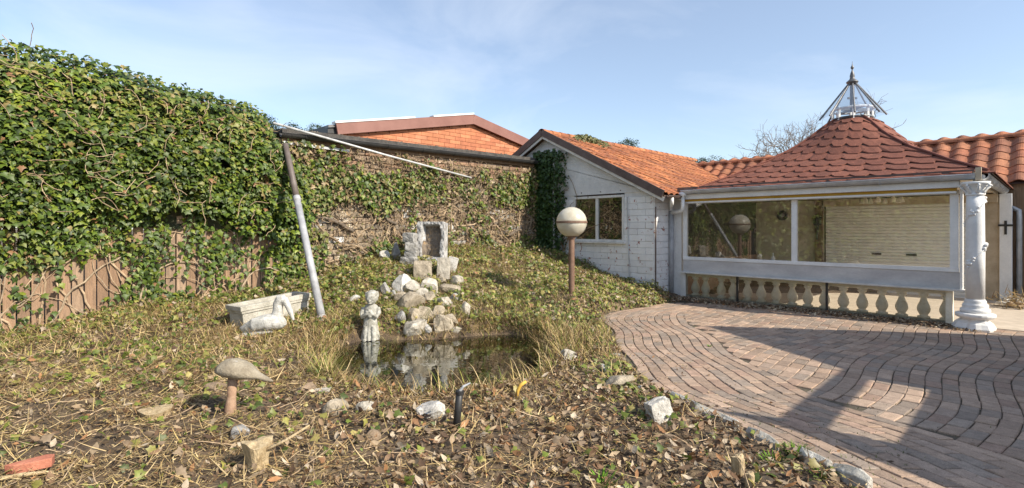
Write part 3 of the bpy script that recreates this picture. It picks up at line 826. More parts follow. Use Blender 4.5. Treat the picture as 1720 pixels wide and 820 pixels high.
# ------------------------------------------------------------------ pavilion
pav = thing('garden_pavilion', FA(2.4, 0, -2.3), 'glazed pavilion with a bell shaped red shingle roof and glass cupola beside the brick drive', 'pavilion')
CTR = V3(7.57, 11.47, 0)
HS = 2.40
RZ_R = np.array([0.0, .13, .154, .19, .238, .354, .545, .78, 1.0, 1.03]); RZ_Z = np.array([4.04, 4.03, 3.99, 3.93, 3.84, 3.53, 3.10, 2.755, 2.49, 2.455])
NAX = [(-WD, -U), (-U, WD), (WD, U), (U, -WD)]      # (outward normal, along) for the four faces
def roof_pt(fi, a, r, off=0.0):
    n, t = NAX[fi]
    k = np.clip((.66 - r) / .54, 0, 1); k = k * k * (3 - 2 * k)
    flat = n * 1.0 + t * a
    ang = a * math.pi / 4
    rnd = (n * math.cos(ang) + t * math.sin(ang)) * 1.06
    h = flat * (1 - k) + rnd * k
    z = np.interp(r, RZ_R, RZ_Z)
    p = CTR + h * HS * r + Z * z
    if off:
        e = 1e-3
        du = roof_pt(fi, a + e, r) - roof_pt(fi, a - e, r); dv = roof_pt(fi, a, r + e) - roof_pt(fi, a, r - e)
        nn = nrm(np.cross(du, dv)); nn = nn if nn[2] > 0 else -nn
        p = p + nn * off
    return p
# under-roof
V = []; F = []
rsx = np.linspace(.13, 1.02, 14)
for fi in range(4):
    b0 = len(V)
    for r in rsx:
        for a in np.linspace(-1, 1, 9): V.append(roof_pt(fi, a, r) - Z * .012)
    for i in range(13):
        for j in range(8):
            F.append([b0 + i * 9 + j, b0 + i * 9 + j + 1, b0 + (i + 1) * 9 + j + 1, b0 + (i + 1) * 9 + j])
mk('roof_deck', V, F, M['brown_trim'], pav)
SH_COLS = np.array([.78, .78, .70]) * np.array([(.245, .085, .06), (.27, .098, .07), (.22, .078, .056), (.285, .105, .075)])
arc = [0.0]; rr_ = np.linspace(1.02, .135, 200)
for i in range(199):
    arc.append(arc[-1] + math.hypot((rr_[i] - rr_[i + 1]) * HS, np.interp(rr_[i + 1], RZ_R, RZ_Z) - np.interp(rr_[i], RZ_R, RZ_Z)))
arc = np.array(arc); NR = 10
rowr = [np.interp(arc[-1] * i / NR, arc, rr_) for i in range(NR + 2)]
back = MB()
for fi in range(4):
    for i in range(-2, NR):
        r0, r1 = rowr[i] if i >= 0 else 1.02 - i * .09, rowr[i + 1] if i >= -1 else 1.02 + .09
        n = max(4, int(round(2 * HS * (r0 + .02) / .33)))
        for k in range(-1, n):
            a0 = -1 + 2 * (k + (i % 2) * .5) / n; a1 = a0 + 2 / n
            V = []
            for (x, y, off) in ((0, .40, .018), (.26, 0, .025), (.5, -.02, .026), (.74, 0, .025), (1, .40, .018), (1, 1.15, .004), (.5, 1.15, .004), (0, 1.15, .004)):
                aa = np.clip(a0 + (a1 - a0) * (x * .996 + .002), -1, 1)
                V.append(roof_pt(fi, aa, float(np.clip((r0 + (r1 - r0) * y) * (1 + (.13 if fi == 0 else 0) * aa), .12, 1.03)), off + .001))
            if np.linalg.norm(V[0] - V[4]) < .03 or np.linalg.norm(V[2] - V[6]) < .05: continue
            V2 = V + [v - Z * .016 for v in V]
            Fs = [list(range(8))] + [[(j + 1) % 8, j, 8 + j, 8 + (j + 1) % 8] for j in range(8)]
            nn = np.cross(V[1] - V[0], V[5] - V[0])
            if nn[2] < 0: Fs = [f[::-1] for f in Fs]
            col = SH_COLS[rng.integers(4)] * rng.uniform(.93, 1.08)
            if fi < 2: mk('shingle', V2, Fs, M['shingle'], pav, col=col, base=False)
            else: back.add(V2, Fs, col)
back.build('rear_shingles', M['shingle'], pav, kind='stuff')
for fi in range(4):      # hip strips
    mb = MB(); P = [roof_pt(fi, 1, r, .03) for r in np.linspace(1.0, .15, 16)]
    mb.tube(P, .022, 6); mb.build('hip_strip', M['shingle'], pav, col=(.2, .07, .05))
# cupola
cup = thing('cupola', CTR + Z * 4.0, None, None); cup.parent = pav; cup.location = tuple(CTR + Z * 4.0 - WL[pav.name])
NC = 8
for k in range(NC):
    a = 2 * math.pi * (k + .35) / NC
    d = V3(math.cos(a), math.sin(a), 0)
    mb = MB(); mb.box(CTR + d * .37 + Z * 4.12, (.022, .022, .16)); mb.build('post', M['white_paint'], cup)
    mb = MB(); mb.tube([CTR + d * .05 + Z * 4.86, CTR + d * .63 + Z * 4.07], [.014, .020], 8); mb.build('rib', M['cupola_metal'], cup)
    a2 = 2 * math.pi * (k + 1.35) / NC; d2 = V3(math.cos(a2), math.sin(a2), 0)
    mk('pane', [CTR + d * .045 + Z * 4.855, CTR + d2 * .045 + Z * 4.855, CTR + d2 * .61 + Z * 4.085, CTR + d * .61 + Z * 4.085], [[0, 1, 2, 3]], M['clear_glass'], cup)
mb = MB()
ring = [CTR + V3(math.cos(q), math.sin(q), 0) * .40 + Z * 4.24 for q in np.linspace(0, 2 * math.pi, 25)]
mb.tube(ring, .026, 6, cap=False); mb.build('ring_beam', M['white_paint'], cup)
mb = MB(); mb.tube([CTR + V3(math.cos(q), math.sin(q), 0) * .37 + Z * 4.03 for q in np.linspace(0, 2 * math.pi, 25)], .03, 6, cap=False); mb.build('base_ring', M['lead'], cup)
mb = MB(); mb.tube([CTR + Z * 4.2, CTR + Z * 4.9], [.05, .045], 10); mb.box(CTR + Z * 4.5, (.10, .02, .02)); mb.box(CTR + Z * 4.25, (.39, .02, .025)); mb.box(CTR + Z * 4.25, (.02, .39, .025)); mb.build('king_post', M['lead'], cup)
mb = MB(); mb.lathe([(.02, -.10), (.06, -.07), (.115, -.015), (.12, 0), (.10, .02), (.055, .06), (.045, .10), (.05, .13), (.035, .20), (.015, .25), (.012, .28), (.03, .30), (.033, .33), (.015, .36), (.006, .40), (.003, .46)], CTR + Z * 4.86, 16)
mb.build('finial', M['lead'], cup, smooth=True)
# eaves: gutters, beams
gf0, gf1 = FA(4.70, 2.455, .27), FA(-.30, 2.455, .27)
half_gutter(gf0, gf1, .075, M['zinc'], 'gutter', pav, brackets=6)
gs0, gs1 = FA(-.38, 2.45, .27), FA(-.38, 2.45, -4.75)
half_gutter(gs0, gs1, .08, M['zinc'], 'gutter', pav, brackets=6)
MB().box(FA(-.34, 2.46, .30), (.035, .035, .10), (U, WD, Z)).build('gutter_corner', M['beige_wood'], pav)
mb = MB(); mb.beam(FA(4.86, 2.47, .185), FA(-.28, 2.47, .185), .02, .15); mb.build('eaves_board', M['brown_trim'], pav)
mb = MB(); mb.beam(FA(-.28, 2.42, .24), FA(-.28, 2.42, -4.6), .03, .16); mb.build('eaves_board', M['beige_wood'], pav)
mb = MB()
for a0, a1, d0, d1 in ((4.86, 3.1, .17, -4.55), (1.5, -.26, .17, -4.55), (3.1, 1.5, .17, -1.4), (3.1, 1.5, -3.0, -4.55)):
    mb.prism([FA(a0, 2.387, d0), FA(a1, 2.387, d0), FA(a1, 2.387, d1), FA(a0, 2.387, d1)], Z * .03)
mb.build('ceiling', M['ceiling'], pav)
# front: head beam, ochre blind, rail, posts, panes, sill panel, ledge, balusters
mb = MB(); mb.beam(FA(4.86, 2.325, .115), FA(-.10, 2.325, .115), .15, .115); mb.build('blind_box', M['white_paint'], pav, bevel=.008)
mb = MB(); mb.beam(FA(4.82, 2.235, .085), FA(-.06, 2.235, .085), .06, .06); mb.build('blind', M['awning'], pav)
mb = MB(); mb.beam(FA(4.82, 2.195, .10), FA(-.06, 2.195, .10), .09, .035); mb.build('blind_rail', M['white_paint'], pav, bevel=.005)
for a, w in ((4.755, .09), (2.415, .10), (-.02, .11)):
    win = MB().beam(FA(a, .90, .0), FA(a, 2.18, .0), w, .08, up=-WD); win.build('mullion', M['white_paint'], pav, bevel=.004)
mb = MB(); mb.beam(FA(4.80, .915, .003), FA(-.08, .915, .003), .085, .07); mb.build('bottom_rail', M['white_paint'], pav, bevel=.005)
mb = MB(); mb.beam(FA(4.80, 2.205, -.02), FA(-.08, 2.205, -.02), .05, .07); mb.build('top_rail', M['white_paint'], pav)
for a0, a1 in ((2.465, 4.71), (.035, 2.365)):
    MB().prism([FA(a0, .95, .0), FA(a1, .95, .0), FA(a1, 2.17, .0), FA(a0, 2.17, .0)], WD * .006).build('pane', M['glass'], pav)
MB().beam(FA(-.115, .60, .03), FA(-.115, 2.26, .03), .035, .11, up=-WD).build('corner_trim', M['white_paint'], pav, bevel=.003)
mb = MB(); mb.beam(FA(4.80, .74, .0), FA(-.095, .74, .0), .06, .275); mb.build('sill_panel', M['grey_panel'], pav)
mb = MB(); mb.beam(FA(4.82, .588, .06), FA(-.30, .588, .06), .20, .032); mb.build('ledge', M['ledge'], pav, bevel=.006)
mb = MB(); mb.beam(FA(4.80, .535, -.08), FA(.02, .535, -.08), .15, .07); mb.build('balustrade_rail', M['baluster'], pav, bevel=.01)
mb = MB(); mb.beam(FA(4.80, .03, -.08), FA(.02, .03, -.08), .20, .06); mb.build('plinth', M['concrete'], pav, bevel=.01)
bal = [(.075, 0), (.075, .03), (.045, .05), (.055, .075), (.075, .12), (.08, .17), (.07, .22), (.045, .29), (.036, .335), (.04, .36), (.058, .38), (.06, .40), (.045, .41), (.07, .425), (.07, .445)]
for px in (1162, 1179, 1205, 1225, 1249, 1272, 1297, 1324, 1350, 1378, 1409.5, 1441, 1474, 1507, 1544, 1582):
    kx = (px - CX) / FPX; a = (R0[0] - kx * R0[1]) / (kx * U[1] - U[0]) - .05
    if a > 4.72: a = 4.70
    MB().lathe([(r_ * 1.22, z_) for r_, z_ in bal], FA(a, .06, -.08), 16).build('baluster', M['baluster'], pav, smooth=True)
for a in (3.54, 1.836):
    MB().beam(FA(a, .0, .035), FA(a, .575, .035), .035, .05, up=-WD).build('glazing_bar', M['dark_iron'], pav)
for a0, a1 in ((.10, 1.815), (1.855, 3.52), (3.56, 4.74)):
    MB().prism([FA(a0, .03, .03), FA(a1, .03, .03), FA(a1, .57, .03), FA(a0, .57, .03)], WD * .006).build('pane', M['low_glass'], pav)
MB().box(FA(.04, .29, .0), (.045, .06, .285), (U, WD, Z)).build('end_post', M['baluster'], pav)
MB().box(FA(4.79, .29, .0), (.06, .06, .29), (U, WD, Z)).build('end_post', M['old_white_wood'], pav)
# left flank joining the house
mb = MB(); mb.prism([FA(4.86, 0, .0), FA(5.32, 0, .0), FA(5.32, 2.34, .0), FA(4.86, 2.34, .0)], WD * .15); mb.build('flank_wall', M['plaster'], pav)
e0 = FA(4.68, 2.40, .27); e1_ = FA(5.08, 1.97, .07)
mb = MB()
mb.lathe([(.035, -.1), (.045, -.03), (.085, .0), (.085, .06)], e0 - Z * .04, 14)
mb.tube([e0 - Z * .1, e0 - Z * .33, e0 - Z * .38 + (e1_ - e0) * V3(.06, .06, 0), e0 - Z * .40 + (e1_ - e0) * V3(.15, .15, 0), e1_], .045, 12)
mb.build('gutter_outlet', M['white_paint'], pav, smooth=True)
# floor
mb = MB(); mb.prism([FA(4.8, -.05, -.05), FA(-1.0, -.05, -.05), FA(-1.0, -.05, -4.5), FA(4.8, -.05, -4.5)], Z * .064); mb.build('floor', M['floor'], pav)
# back wall and left wall inside
mb = MB(); mb.prism([FA(4.9, 0, -4.36), FA(3.1, 0, -4.36), FA(3.1, 2.36, -4.36), FA(4.9, 2.36, -4.36)], WD * .12); mb.build('inner_wall', M['interior'], pav)
mb = MB(); mb.prism([FA(4.86, 0, -.2), FA(4.86, 0, -4.36), FA(4.86, 2.36, -4.36), FA(4.86, 2.36, -.2)], U * .12); mb.build('inner_wall', M['dark_room'], pav)  # room darkness put into the wall colour, seen through the left pane
MB().prism([FA(4.855, .02, -.2), FA(4.855, .02, -4.34), FA(4.855, .85, -4.34), FA(4.855, .85, -.2)], -U * .03).build('inner_dado', M['stalk'], pav)
MB().prism([FA(.08, 0, -4.36), FA(-.36, 0, -4.36), FA(-.36, 2.36, -4.36), FA(.08, 2.36, -4.36)], WD * .1).build('inner_panel', M['beige_wood'], pav)
MB().box(FA(3.20, 1.18, -4.32), (.09, .07, 1.18), (U, WD, Z)).build('inner_post', M['brown_wood'], pav)
mb = MB().beam(FA(3.08, 2.27, -4.32), FA(-.30, 2.27, -4.32), .16, .18); mb.build('shutter_box', M['beige_wood'], pav)
shut = MB().box(FA(1.57, .03, -4.36), (1.48, .02, .03), (U, WD, Z)).build('roller_shutter', M['shutter'], pav)
for k in range(27):
    mb = MB()
    c = FA(1.57, .10 + k * .079, -4.36)
    mb.prism([c - U * 1.48 - Z * .036, c - U * 1.48 - Z * .018 - WD * .013, c - U * 1.48 + Z * .018 - WD * .013, c - U * 1.48 + Z * .036, c - U * 1.48 + WD * .01 + Z * .039, c - U * 1.48 + WD * .01 - Z * .039], U * 2.96)
    mb.build('slat', M['shutter'], shut)
for a in (1.92, 1.22):
    MB().box(FA(a, .965, -4.33), (.10, .02, .022), (U, WD, Z)).build('handle', M['dark_iron'], shut)
# rear right post and its downpipe
rp = FA(-.42, 1.18, -4.42)
MB().box(rp, (.10, .10, 1.18), (U, WD, Z)).build('corner_post', M['white_paint'], pav, bevel=.006)
dp = MB(); q = FA(-.40, 2.40, -4.73)
dp.tube([q, q - Z * .18, q - Z * .28 - WD * .0 - U * .02, FA(-.62, 1.98, -4.62), FA(-.62, 1.85, -4.62), FA(-.62, .02, -4.62)], .05, 12); dp.build('downpipe', M['zinc'], pav, smooth=True)

# ornate column on its rough plinth
cpt = G(1638, 553); cpt[2] = 0.0
CSC = .80
colm = thing('ornate_column', cpt, 'white painted round column with scroll capital and vine relief on a rough plinth', 'column')
mb = MB(); mb.lathe([(.25, -.02), (.265, .03), (.23, .10), (.17, .15), (.18, .18), (.23, .19), (.25, .215), (.25, .25), (.225, .265)], cpt, 22)
V = np.array(mb.V); k = V[:, 2] - cpt[2] < .17
ang = np.arctan2(V[:, 1] - cpt[1], V[:, 0] - cpt[0])
V[k, 0] += (.035 * np.sin(3 * ang + 1) + .02 * np.sin(7 * ang))[k] * np.cos(ang)[k]; V[k, 1] += (.035 * np.sin(3 * ang + 1) + .02 * np.sin(7 * ang))[k] * np.sin(ang)[k]
mk('plinth', V, mb.F, M['column'], colm, smooth=False, bevel=.008)
MB().lathe([(.18, .265), (.19, .30), (.18, .33), (.155, .345), (.165, .375), (.155, .40), (.135, .42), (.14, .44), (.128, .465), (.120, .48)], cpt, 28).build('base', M['column'], colm, smooth=True)
MB().lathe([(.118, .48), (.120, 1.2), (.114, 1.9), (.108, 2.12)], cpt, 32).build('shaft', M['column'], colm, smooth=True)
mb = MB(); mb.lathe([(.110, 2.12), (.125, 2.13), (.125, 2.15), (.112, 2.16), (.116, 2.20), (.14, 2.26), (.175, 2.30), (.185, 2.305), (.185, 2.34)], cpt, 28)
for k in range(8):
    a = k * math.pi / 4 + .3; d = V3(math.cos(a), math.sin(a), 0); s = V3(-d[1], d[0], 0)
    c = cpt + d * .168 + Z * 2.265
    mb.tube([c + s * .03 * 0 + d * .035 * math.cos(q) * (1 - q / 9) + Z * .035 * math.sin(q) * (1 - q / 9) for q in np.linspace(0, 7, 14)], .014, 6)
    mb.loft([(cpt + d * (.116 + .03 * j * j / 4) + Z * (2.15 + j * .035), s, d, .03 * (1 - abs(j - 1) * .25), .012) for j in range(4)], 8)
mb.build('capital', M['column'], colm, smooth=True)
mb = MB()
for k in range(46):
    h = .75 + k * .031; a = k * .27 + .5
    cl = .5 + .5 * math.sin(k * .75)
    d = V3(math.cos(a), math.sin(a), 0)
    mb.tube([cpt + V3(math.cos(a + j * .09), math.sin(a + j * .09), 0) * .120 + Z * (h + j * .0105) for j in range(4)], .009, 5)
    if cl > .45:
        for j in range(2):
            c = cpt + d * .122 + Z * (h + rng.normal(0, .025)) + V3(-d[1], d[0], 0) * rng.normal(0, .03)
            s = rng.uniform(.016, .03)
            mb.lathe([(s * .3, -s), (s * .8, -s * .5), (s, 0), (s * .75, s * .6), (s * .2, s)], c, 7)
mb.build('vine_relief', M['column'], colm)

# things inside the pavilion
p = FA(3.20, 1.72, -4.24)
wl = thing('wall_lantern', p, 'black iron wall lantern on the brown post inside the pavilion', 'lantern')
MB().lathe([(.02, -.42), (.03, -.30), (.05, -.05), (.10, .0), (.085, .14), (.12, .17), (.03, .25)], p + -WD * .1, 8).build('lantern_body', M['dark_iron'], wl)
MB().tube([p + WD * .02, p - WD * .1], .02, 6).build('bracket', M['dark_iron'], wl)
p = FA(1.35, 2.38, -1.9)
ch = thing('chandelier', p, 'dark ring chandelier with small cream shades hanging under the pavilion ceiling', 'chandelier')
MB().tube([p, p - Z * .10], .012, 6).build('rod', M['dark_iron'], ch)
MB().tube([p + V3(math.cos(q), math.sin(q), 0) * .34 - Z * .10 for q in np.linspace(0, 2 * math.pi, 21)], .035, 6, cap=False).build('ring', M['dark_iron'], ch)
for k in range(8):
    a = k * math.pi / 4; c = p + V3(math.cos(a), math.sin(a), 0) * .34 - Z * .19
    MB().lathe([(.055, -.05), (.05, 0), (.03, .05), (.012, .08)], c, 10).build('shade', M['baluster'], ch)
p = FA(4.12, 1.97, -4.34)
wr = thing('wall_medallion', p, 'round black ornament with pale centre hung on the inner wall', 'ornament')
mbt = MB()
mbt.tube([p - WD * .03 + (U * math.cos(q) + Z * math.sin(q)) * .10 for q in np.linspace(0, 2 * math.pi, 21)], .045, 8, cap=False); mbt.build('rim', M['dark_iron'], wr)
MB().tube([p - WD * .0, p - WD * .025], .10, 16).build('face', M['zinc'], wr)
def bottle(a, label, h=.2):
    p = FA(a, .95, -.10)
    MB().lathe([(.035, 0), (.038, h * .1), (.038, h * .5), (.013, h * .68), (.013, h)], p - Z * .055, 12).build('bottle', M['white_paint'], smooth=True, label=label, cat='bottle')
bottle(2.86, 'small white bottle on the inner window ledge left of the middle mullion')
mb = MB(); mb.beam(FA(4.70, .885, -.13), FA(.04, .885, -.13), .18, .02); mb.build('inner_ledge', M['interior'], pav)

# wooden cross on rear post
p = FA(-.42, 1.62, -4.315)
cr_ = thing('hanging_cross', p, 'dark wooden cross hung on the white rear corner post', 'cross')
MB().box(p, (.022, .012, .15), (U, WD, Z)).build('upright', M['dark_iron'], cr_)
MB().box(p + Z * .05 - WD * .004, (.12, .012, .022), (U, WD, Z)).build('crossbar', M['dark_iron'], cr_)

# ------------------------------------------------------------------ rear tiled building
RW = R0 + WD * 6.2
rb = thing('rear_building', R0 + WD * 7.5 + U * 2, 'long rear building with big ribbed orange roof tiles rising behind the pavilion', 'building')
def RB(a, z, w=0.0): return R0 + U * a + WD * w + Z * z
ze, zr, we, wr_ = 2.62, 3.82, 4.55, 6.25
A0, A1 = -7.5, 10.2
mb = MB(); mb.prism([RB(A0, 0, we + .12), RB(A1 - 3.8, 0, we + .12), RB(A1 - 3.8, 2.60, we + .12), RB(A0, 2.60, we + .12)], WD * 3.2); mb.build('wall', M['brown_wood'], rb)
mk('roof_deck', [RB(A0, ze - .04, we), RB(A1, ze - .04, we), RB(A1, zr - .04, wr_), RB(A0, zr - .04, wr_), RB(A1, ze - .04, wr_ + 1.6), RB(A0, ze - .04, wr_ + 1.6)], [[0, 1, 2, 3], [3, 2, 4, 5]], M['brown_trim'], rb)
sv = V3(*(WD * (wr_ - we) + Z * (zr - ze))); sl = np.linalg.norm(sv); sy = sv / sl; sx = -U; sz = np.cross(sx, sy); sz = sz if sz[2] > 0 else -sz
BTW, BTL = .37, .33
BIG = np.array([.92, .92, .9]) * np.array([(.43, .16, .08), (.36, .13, .07), (.46, .19, .10), (.30, .12, .07)])
for r in range(8):
    for k in range(int((A1 - A0) / BTW)):
        o = RB(A1, ze, we) + sx * k * BTW + sy * (r * BTL - .02) + sz * .02
        if r * BTL > sl - .1: continue
        px = CX + FPX * o[0] / o[1]
        if px < 1140 or px > 1800 or 1330 < px < 1500: continue
        Vt, Ft = tile_geom(o, sx, sy, sz, BTW, BTL, 10, lift=.024, amp=.036, th=.02)
        mk('roof_tile', Vt, Ft, M['tile'], rb, col=BIG[rng.integers(4)] * rng.uniform(.85, 1.15), base=False)
for k in range(int((A1 - A0) / .40)):
    p0 = RB(A1 - k * .40, zr + .01, wr_)
    px = CX + FPX * p0[0] / p0[1]
    if px < 1130 or px > 1800: continue
    Vr = []
    for s, r_ in ((0, .10), (-.44, .125)):
        for q in range(9):
            a = math.pi * (q / 8 * 1.1 - .05); Vr.append(p0 + U * s + WD * r_ * math.cos(a) + Z * (r_ * math.sin(a) * .85))
    mk('ridge_tile', Vr, [[q, q + 1, 10 + q, 9 + q] for q in range(8)], M['tile'], rb, col=BIG[rng.integers(4)] * rng.uniform(.9, 1.2), base=False, smooth=True)
# pale plank door and boards in the shaded corner
for k in range(9):
    a = -.85 - k * .20
    MB().box(RB(a, 1.15, we + .085), (.095, .02, 1.15), (U, WD, Z)).build('plank', M['brown_wood'] if k not in (2, 5) else M['fascia'], rb, bevel=.004)

# ------------------------------------------------------------------ unseen outhouse wall right of the frame, outlined to cast the drive shadow
SXY = np.array([SUN_XY.x, SUN_XY.y]); TE = math.tan(SUN_EL)
u2 = -U[:2]
CPL = -1.9
def bproj(g2):
    g2 = np.asarray(g2, float)
    # travel k along the sun until the plane (p . U) = CPL
    k = ((g2 @ U[:2]) - CPL) / -(SXY @ U[:2])
    p = g2 + SXY * k
    return V3(p[0], p[1], k * TE)
def gpx(px, py):
    d = CAMH * FPX / (py - HY); return np.array([(px - CX) / FPX * d, d])
sil = [gpx(1190, 548), gpx(1425, 622), gpx(1320, 706), gpx(1199, 688), gpx(1345, 726), gpx(1430, 758), gpx(1520, 791), gpx(1602, 822)]
SP = [bproj(q) for q in sil]
e1 = gpx(1660, 563) - gpx(1190, 548)
right = [bproj(gpx(1190, 548) + e1 * k) for k in (1.0, 1.5)]
base_r = right[-1].copy(); base_r[2] = -.05
low = SP[-1]; lw_ = low.copy(); lw_[2] = -.05
outer = SP + [lw_ - WD * .1, base_r] + right[::-1]
hole = [bproj(gpx(*q)) for q in ((1462, 638), (1575, 657), (1523, 749), (1389, 722))]
og = thing('shadow_outhouse', (SP[1] + V3(0, 0, -SP[1][2])), 'unseen outhouse wall, outline and gap shaped to cast the drive shadow', 'outhouse')
# to planar coordinates (along WD, z) and triangulate with the hole
bm = bmesh.new()
def ring_edges(P):
    vs = [bm.verts.new(tuple(p)) for p in P]
    return [bm.edges.new((vs[i], vs[(i + 1) % len(vs)])) for i in range(len(vs))]
ed = ring_edges(outer) + ring_edges(hole)
bmesh.ops.triangle_fill(bm, edges=ed, use_beauty=True, use_dissolve=False)
bm.verts.index_update()
V = np.array([v.co[:] for v in bm.verts]); F = [[v.index for v in f.verts] for f in bm.faces]; bm.free()
n = len(V); th = U * .06
ow = mk('wall', list(V) + [v + th for v in V], F + [[i + n for i in f][::-1] for f in F], M['plaster'], og)
# ------------------------------------------------------------------ leaves and blades
IVY_V = np.array([(0, .02, .10), (0, .42, .0), (.22, .55, -.03), (.33, .28, .0), (.56, .16, -.06), (.27, -.08, .02), (0, -.62, -.08), (-.27, -.08, .02), (-.56, .16, -.06), (-.33, .28, .0), (-.22, .55, -.03)])
IVY_F = np.array([(0, i, i + 1) for i in range(1, 10)] + [(0, 10, 1)])[:, [0, 2, 1]]
DEAD_V = np.array([(0, .55, .10), (.22, .22, .02), (.26, -.1, .09), (0, -.55, .16), (-.25, -.12, .05), (-.2, .24, .0), (0, .05, -.04)])
DEAD_F = np.array([(6, 1, 0), (6, 2, 1), (6, 3, 2), (6, 4, 3), (6, 5, 4), (6, 0, 5)])
LEAF_V = np.array([(0, .5, .02), (.24, .05, .07), (0, -.5, -.03), (-.24, .05, .07)])
LEAF_F = np.array([(0, 2, 1), (0, 3, 2)])
BLADE_V = np.array([(-.5, 0, 0), (.5, 0, 0), (-.42, .4, .06), (.42, .4, .06), (-.25, .75, .2), (.25, .75, .2), (0, 1, .42)])
BLADE_F = np.array([(0, 1, 3), (0, 3, 2), (2, 3, 5), (2, 5, 4), (4, 5, 6)])

def unit(a):
    return a / (np.linalg.norm(a, axis=-1, keepdims=True) + 1e-9)
def frames(nr, dr):
    # leaf frame: z = normal, tip (-y) along dr
    z = unit(nr); y = -dr; y = unit(y - z * (y * z).sum(1, keepdims=True)); x = np.cross(y, z)
    return np.stack([x, y, z], 2)          # columns
def place(TV, TF, P, Rm, S, C):
    # S: N or N x 3
    S = np.asarray(S, float)
    if S.ndim == 1: S = np.repeat(S[:, None], 3, 1)
    N = len(P); k = len(TV)
    V = P[:, None, :] + np.einsum('nij,nkj->nki', Rm, TV[None] * S[:, None, :])
    F = TF[None] + (np.arange(N) * k)[:, None, None]
    return V.reshape(-1, 3), F.reshape(-1, TF.shape[1]), np.repeat(C, k, 0)
def cat_(L):
    V, F, C, n = [], [], [], 0
    for v, f, c in L:
        V.append(v); F.append(f + n); C.append(c); n += len(v)
    return np.concatenate(V), np.concatenate(F), np.concatenate(C)
def pick(pal, N, v=.2):
    pal = np.asarray(pal, float)
    return pal[rng.integers(len(pal), size=N)] * rng.uniform(1 - v, 1 + v, (N, 1))
def vnoise(x, y, s, seed=0):
    r = np.random.default_rng(seed); T = r.random((64, 64))
    x = x * s; y = y * s
    xi = np.floor(x).astype(int); yi = np.floor(y).astype(int); fx = x - xi; fy = y - yi
    fx = fx * fx * (3 - 2 * fx); fy = fy * fy * (3 - 2 * fy)
    g_ = lambda a, b: T[a % 64, b % 64]
    return (g_(xi, yi) * (1 - fx) + g_(xi + 1, yi) * fx) * (1 - fy) + (g_(xi, yi + 1) * (1 - fx) + g_(xi + 1, yi + 1) * fx) * fy

IVY_PAL = np.array([1.12, .90, .68]) * np.array([(.045, .095, .016), (.06, .125, .02), (.085, .16, .022), (.12, .20, .028), (.16, .24, .035), (.035, .075, .018), (.07, .14, .03)])
IVY_PAL_SHADE = .8 * np.array([(.03, .065, .016), (.04, .085, .02), (.055, .11, .024), (.07, .13, .03)])  # shaded copy of the ivy colours, for inner and corner leaves

# ------------------------------------------------------------------ boarded fence under the ivy hedge
HC = IW(WALL_L + .02)           # hedge and fence go on from the end of the ivied wall
def HG(s, z=0.0, d=0.0): return HC - WD * s - U * d + Z * z
gh = lambda p: float(ground_h([p[0]], [p[1]])[0])
fence = thing('board_fence', HG(2.6, gh(HG(2.6)), .02), 'weathered upright board fence showing through gaps in the ivy hedge', 'fence')
BC = np.array([.80, .72, .68]) * np.array([(.40, .285, .19), (.36, .26, .18), (.44, .32, .22), (.32, .23, .155), (.42, .33, .24)])
for k in range(44):
    s = -.25 + k * .145
    z0 = gh(HG(s)) - .05; tp = 2.32 + rng.normal(0, .03)
    if s < .5: tp = 2.18 + rng.normal(0, .05)
    MB().box(HG(s, (z0 + tp) / 2, .05 + (k % 2) * .018 + rng.normal(0, .003)), (.064, .010, (tp - z0) / 2), (WD, U, Z)).build('board', M['wood_board'], fence, col=BC[rng.integers(5)] * rng.uniform(.8, 1.15))
for s in (-.15, 1.7, 3.5, 5.3):
    z0 = gh(HG(s)) - .1
    MB().box(HG(s, 1.2, -.05), (.05, .05, 1.25), (WD, U, Z)).build('post', M['wood_board'], fence, col=(.30, .23, .16))
for z in (.8, 1.9):
    mb = MB(); mb.beam(HG(-.3, z, -.02), HG(6.1, z, -.02), .04, .09); mb.build('rail', M['wood_board'], fence, col=(.34, .26, .18))

# ------------------------------------------------------------------ ivy hedge
S_END = 5.6
def htop(s):
    return np.interp(s, [-.35, -.1, .15, .35, .6, 1.2, 2.2, 3.72, 4.6, 5.6], [2.5, 3.0, 3.25, 3.62, 3.74, 3.83, 3.98, 4.12, 4.28, 4.35])
hedge = thing('ivy_hedge', HG(2.6, gh(HG(2.6)), .25), 'tall glossy green ivy hedge smothering the board fence, bulging at the top', 'hedge')
def hedge_bulge(zr, s):
    return .10 + .36 * np.sin(np.pi * np.clip((zr - .22) / .86, 0, 1)) ** .85 + (.26 * (vnoise(s, zr * 4, 1.5, 3) - .5) + .16 * (vnoise(s, zr * 4, 4.2, 4) - .5)) * np.clip(zr * 3, 0, 1)
# dense inner mass, dark colours stand in for the hedge's shaded depth
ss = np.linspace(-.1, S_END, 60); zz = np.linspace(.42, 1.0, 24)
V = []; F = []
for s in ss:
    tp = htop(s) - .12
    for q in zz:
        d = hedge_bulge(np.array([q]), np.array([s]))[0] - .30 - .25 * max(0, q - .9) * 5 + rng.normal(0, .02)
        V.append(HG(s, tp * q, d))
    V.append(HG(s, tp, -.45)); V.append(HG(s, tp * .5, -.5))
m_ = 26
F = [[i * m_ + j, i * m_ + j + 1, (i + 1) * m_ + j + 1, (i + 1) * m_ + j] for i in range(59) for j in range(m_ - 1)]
mk('inner_growth', V, F, mat('inner_growth', (.025, .035, .012), (.06, .055, .03), .95, 14, 8, .9, 30), hedge, base=False)

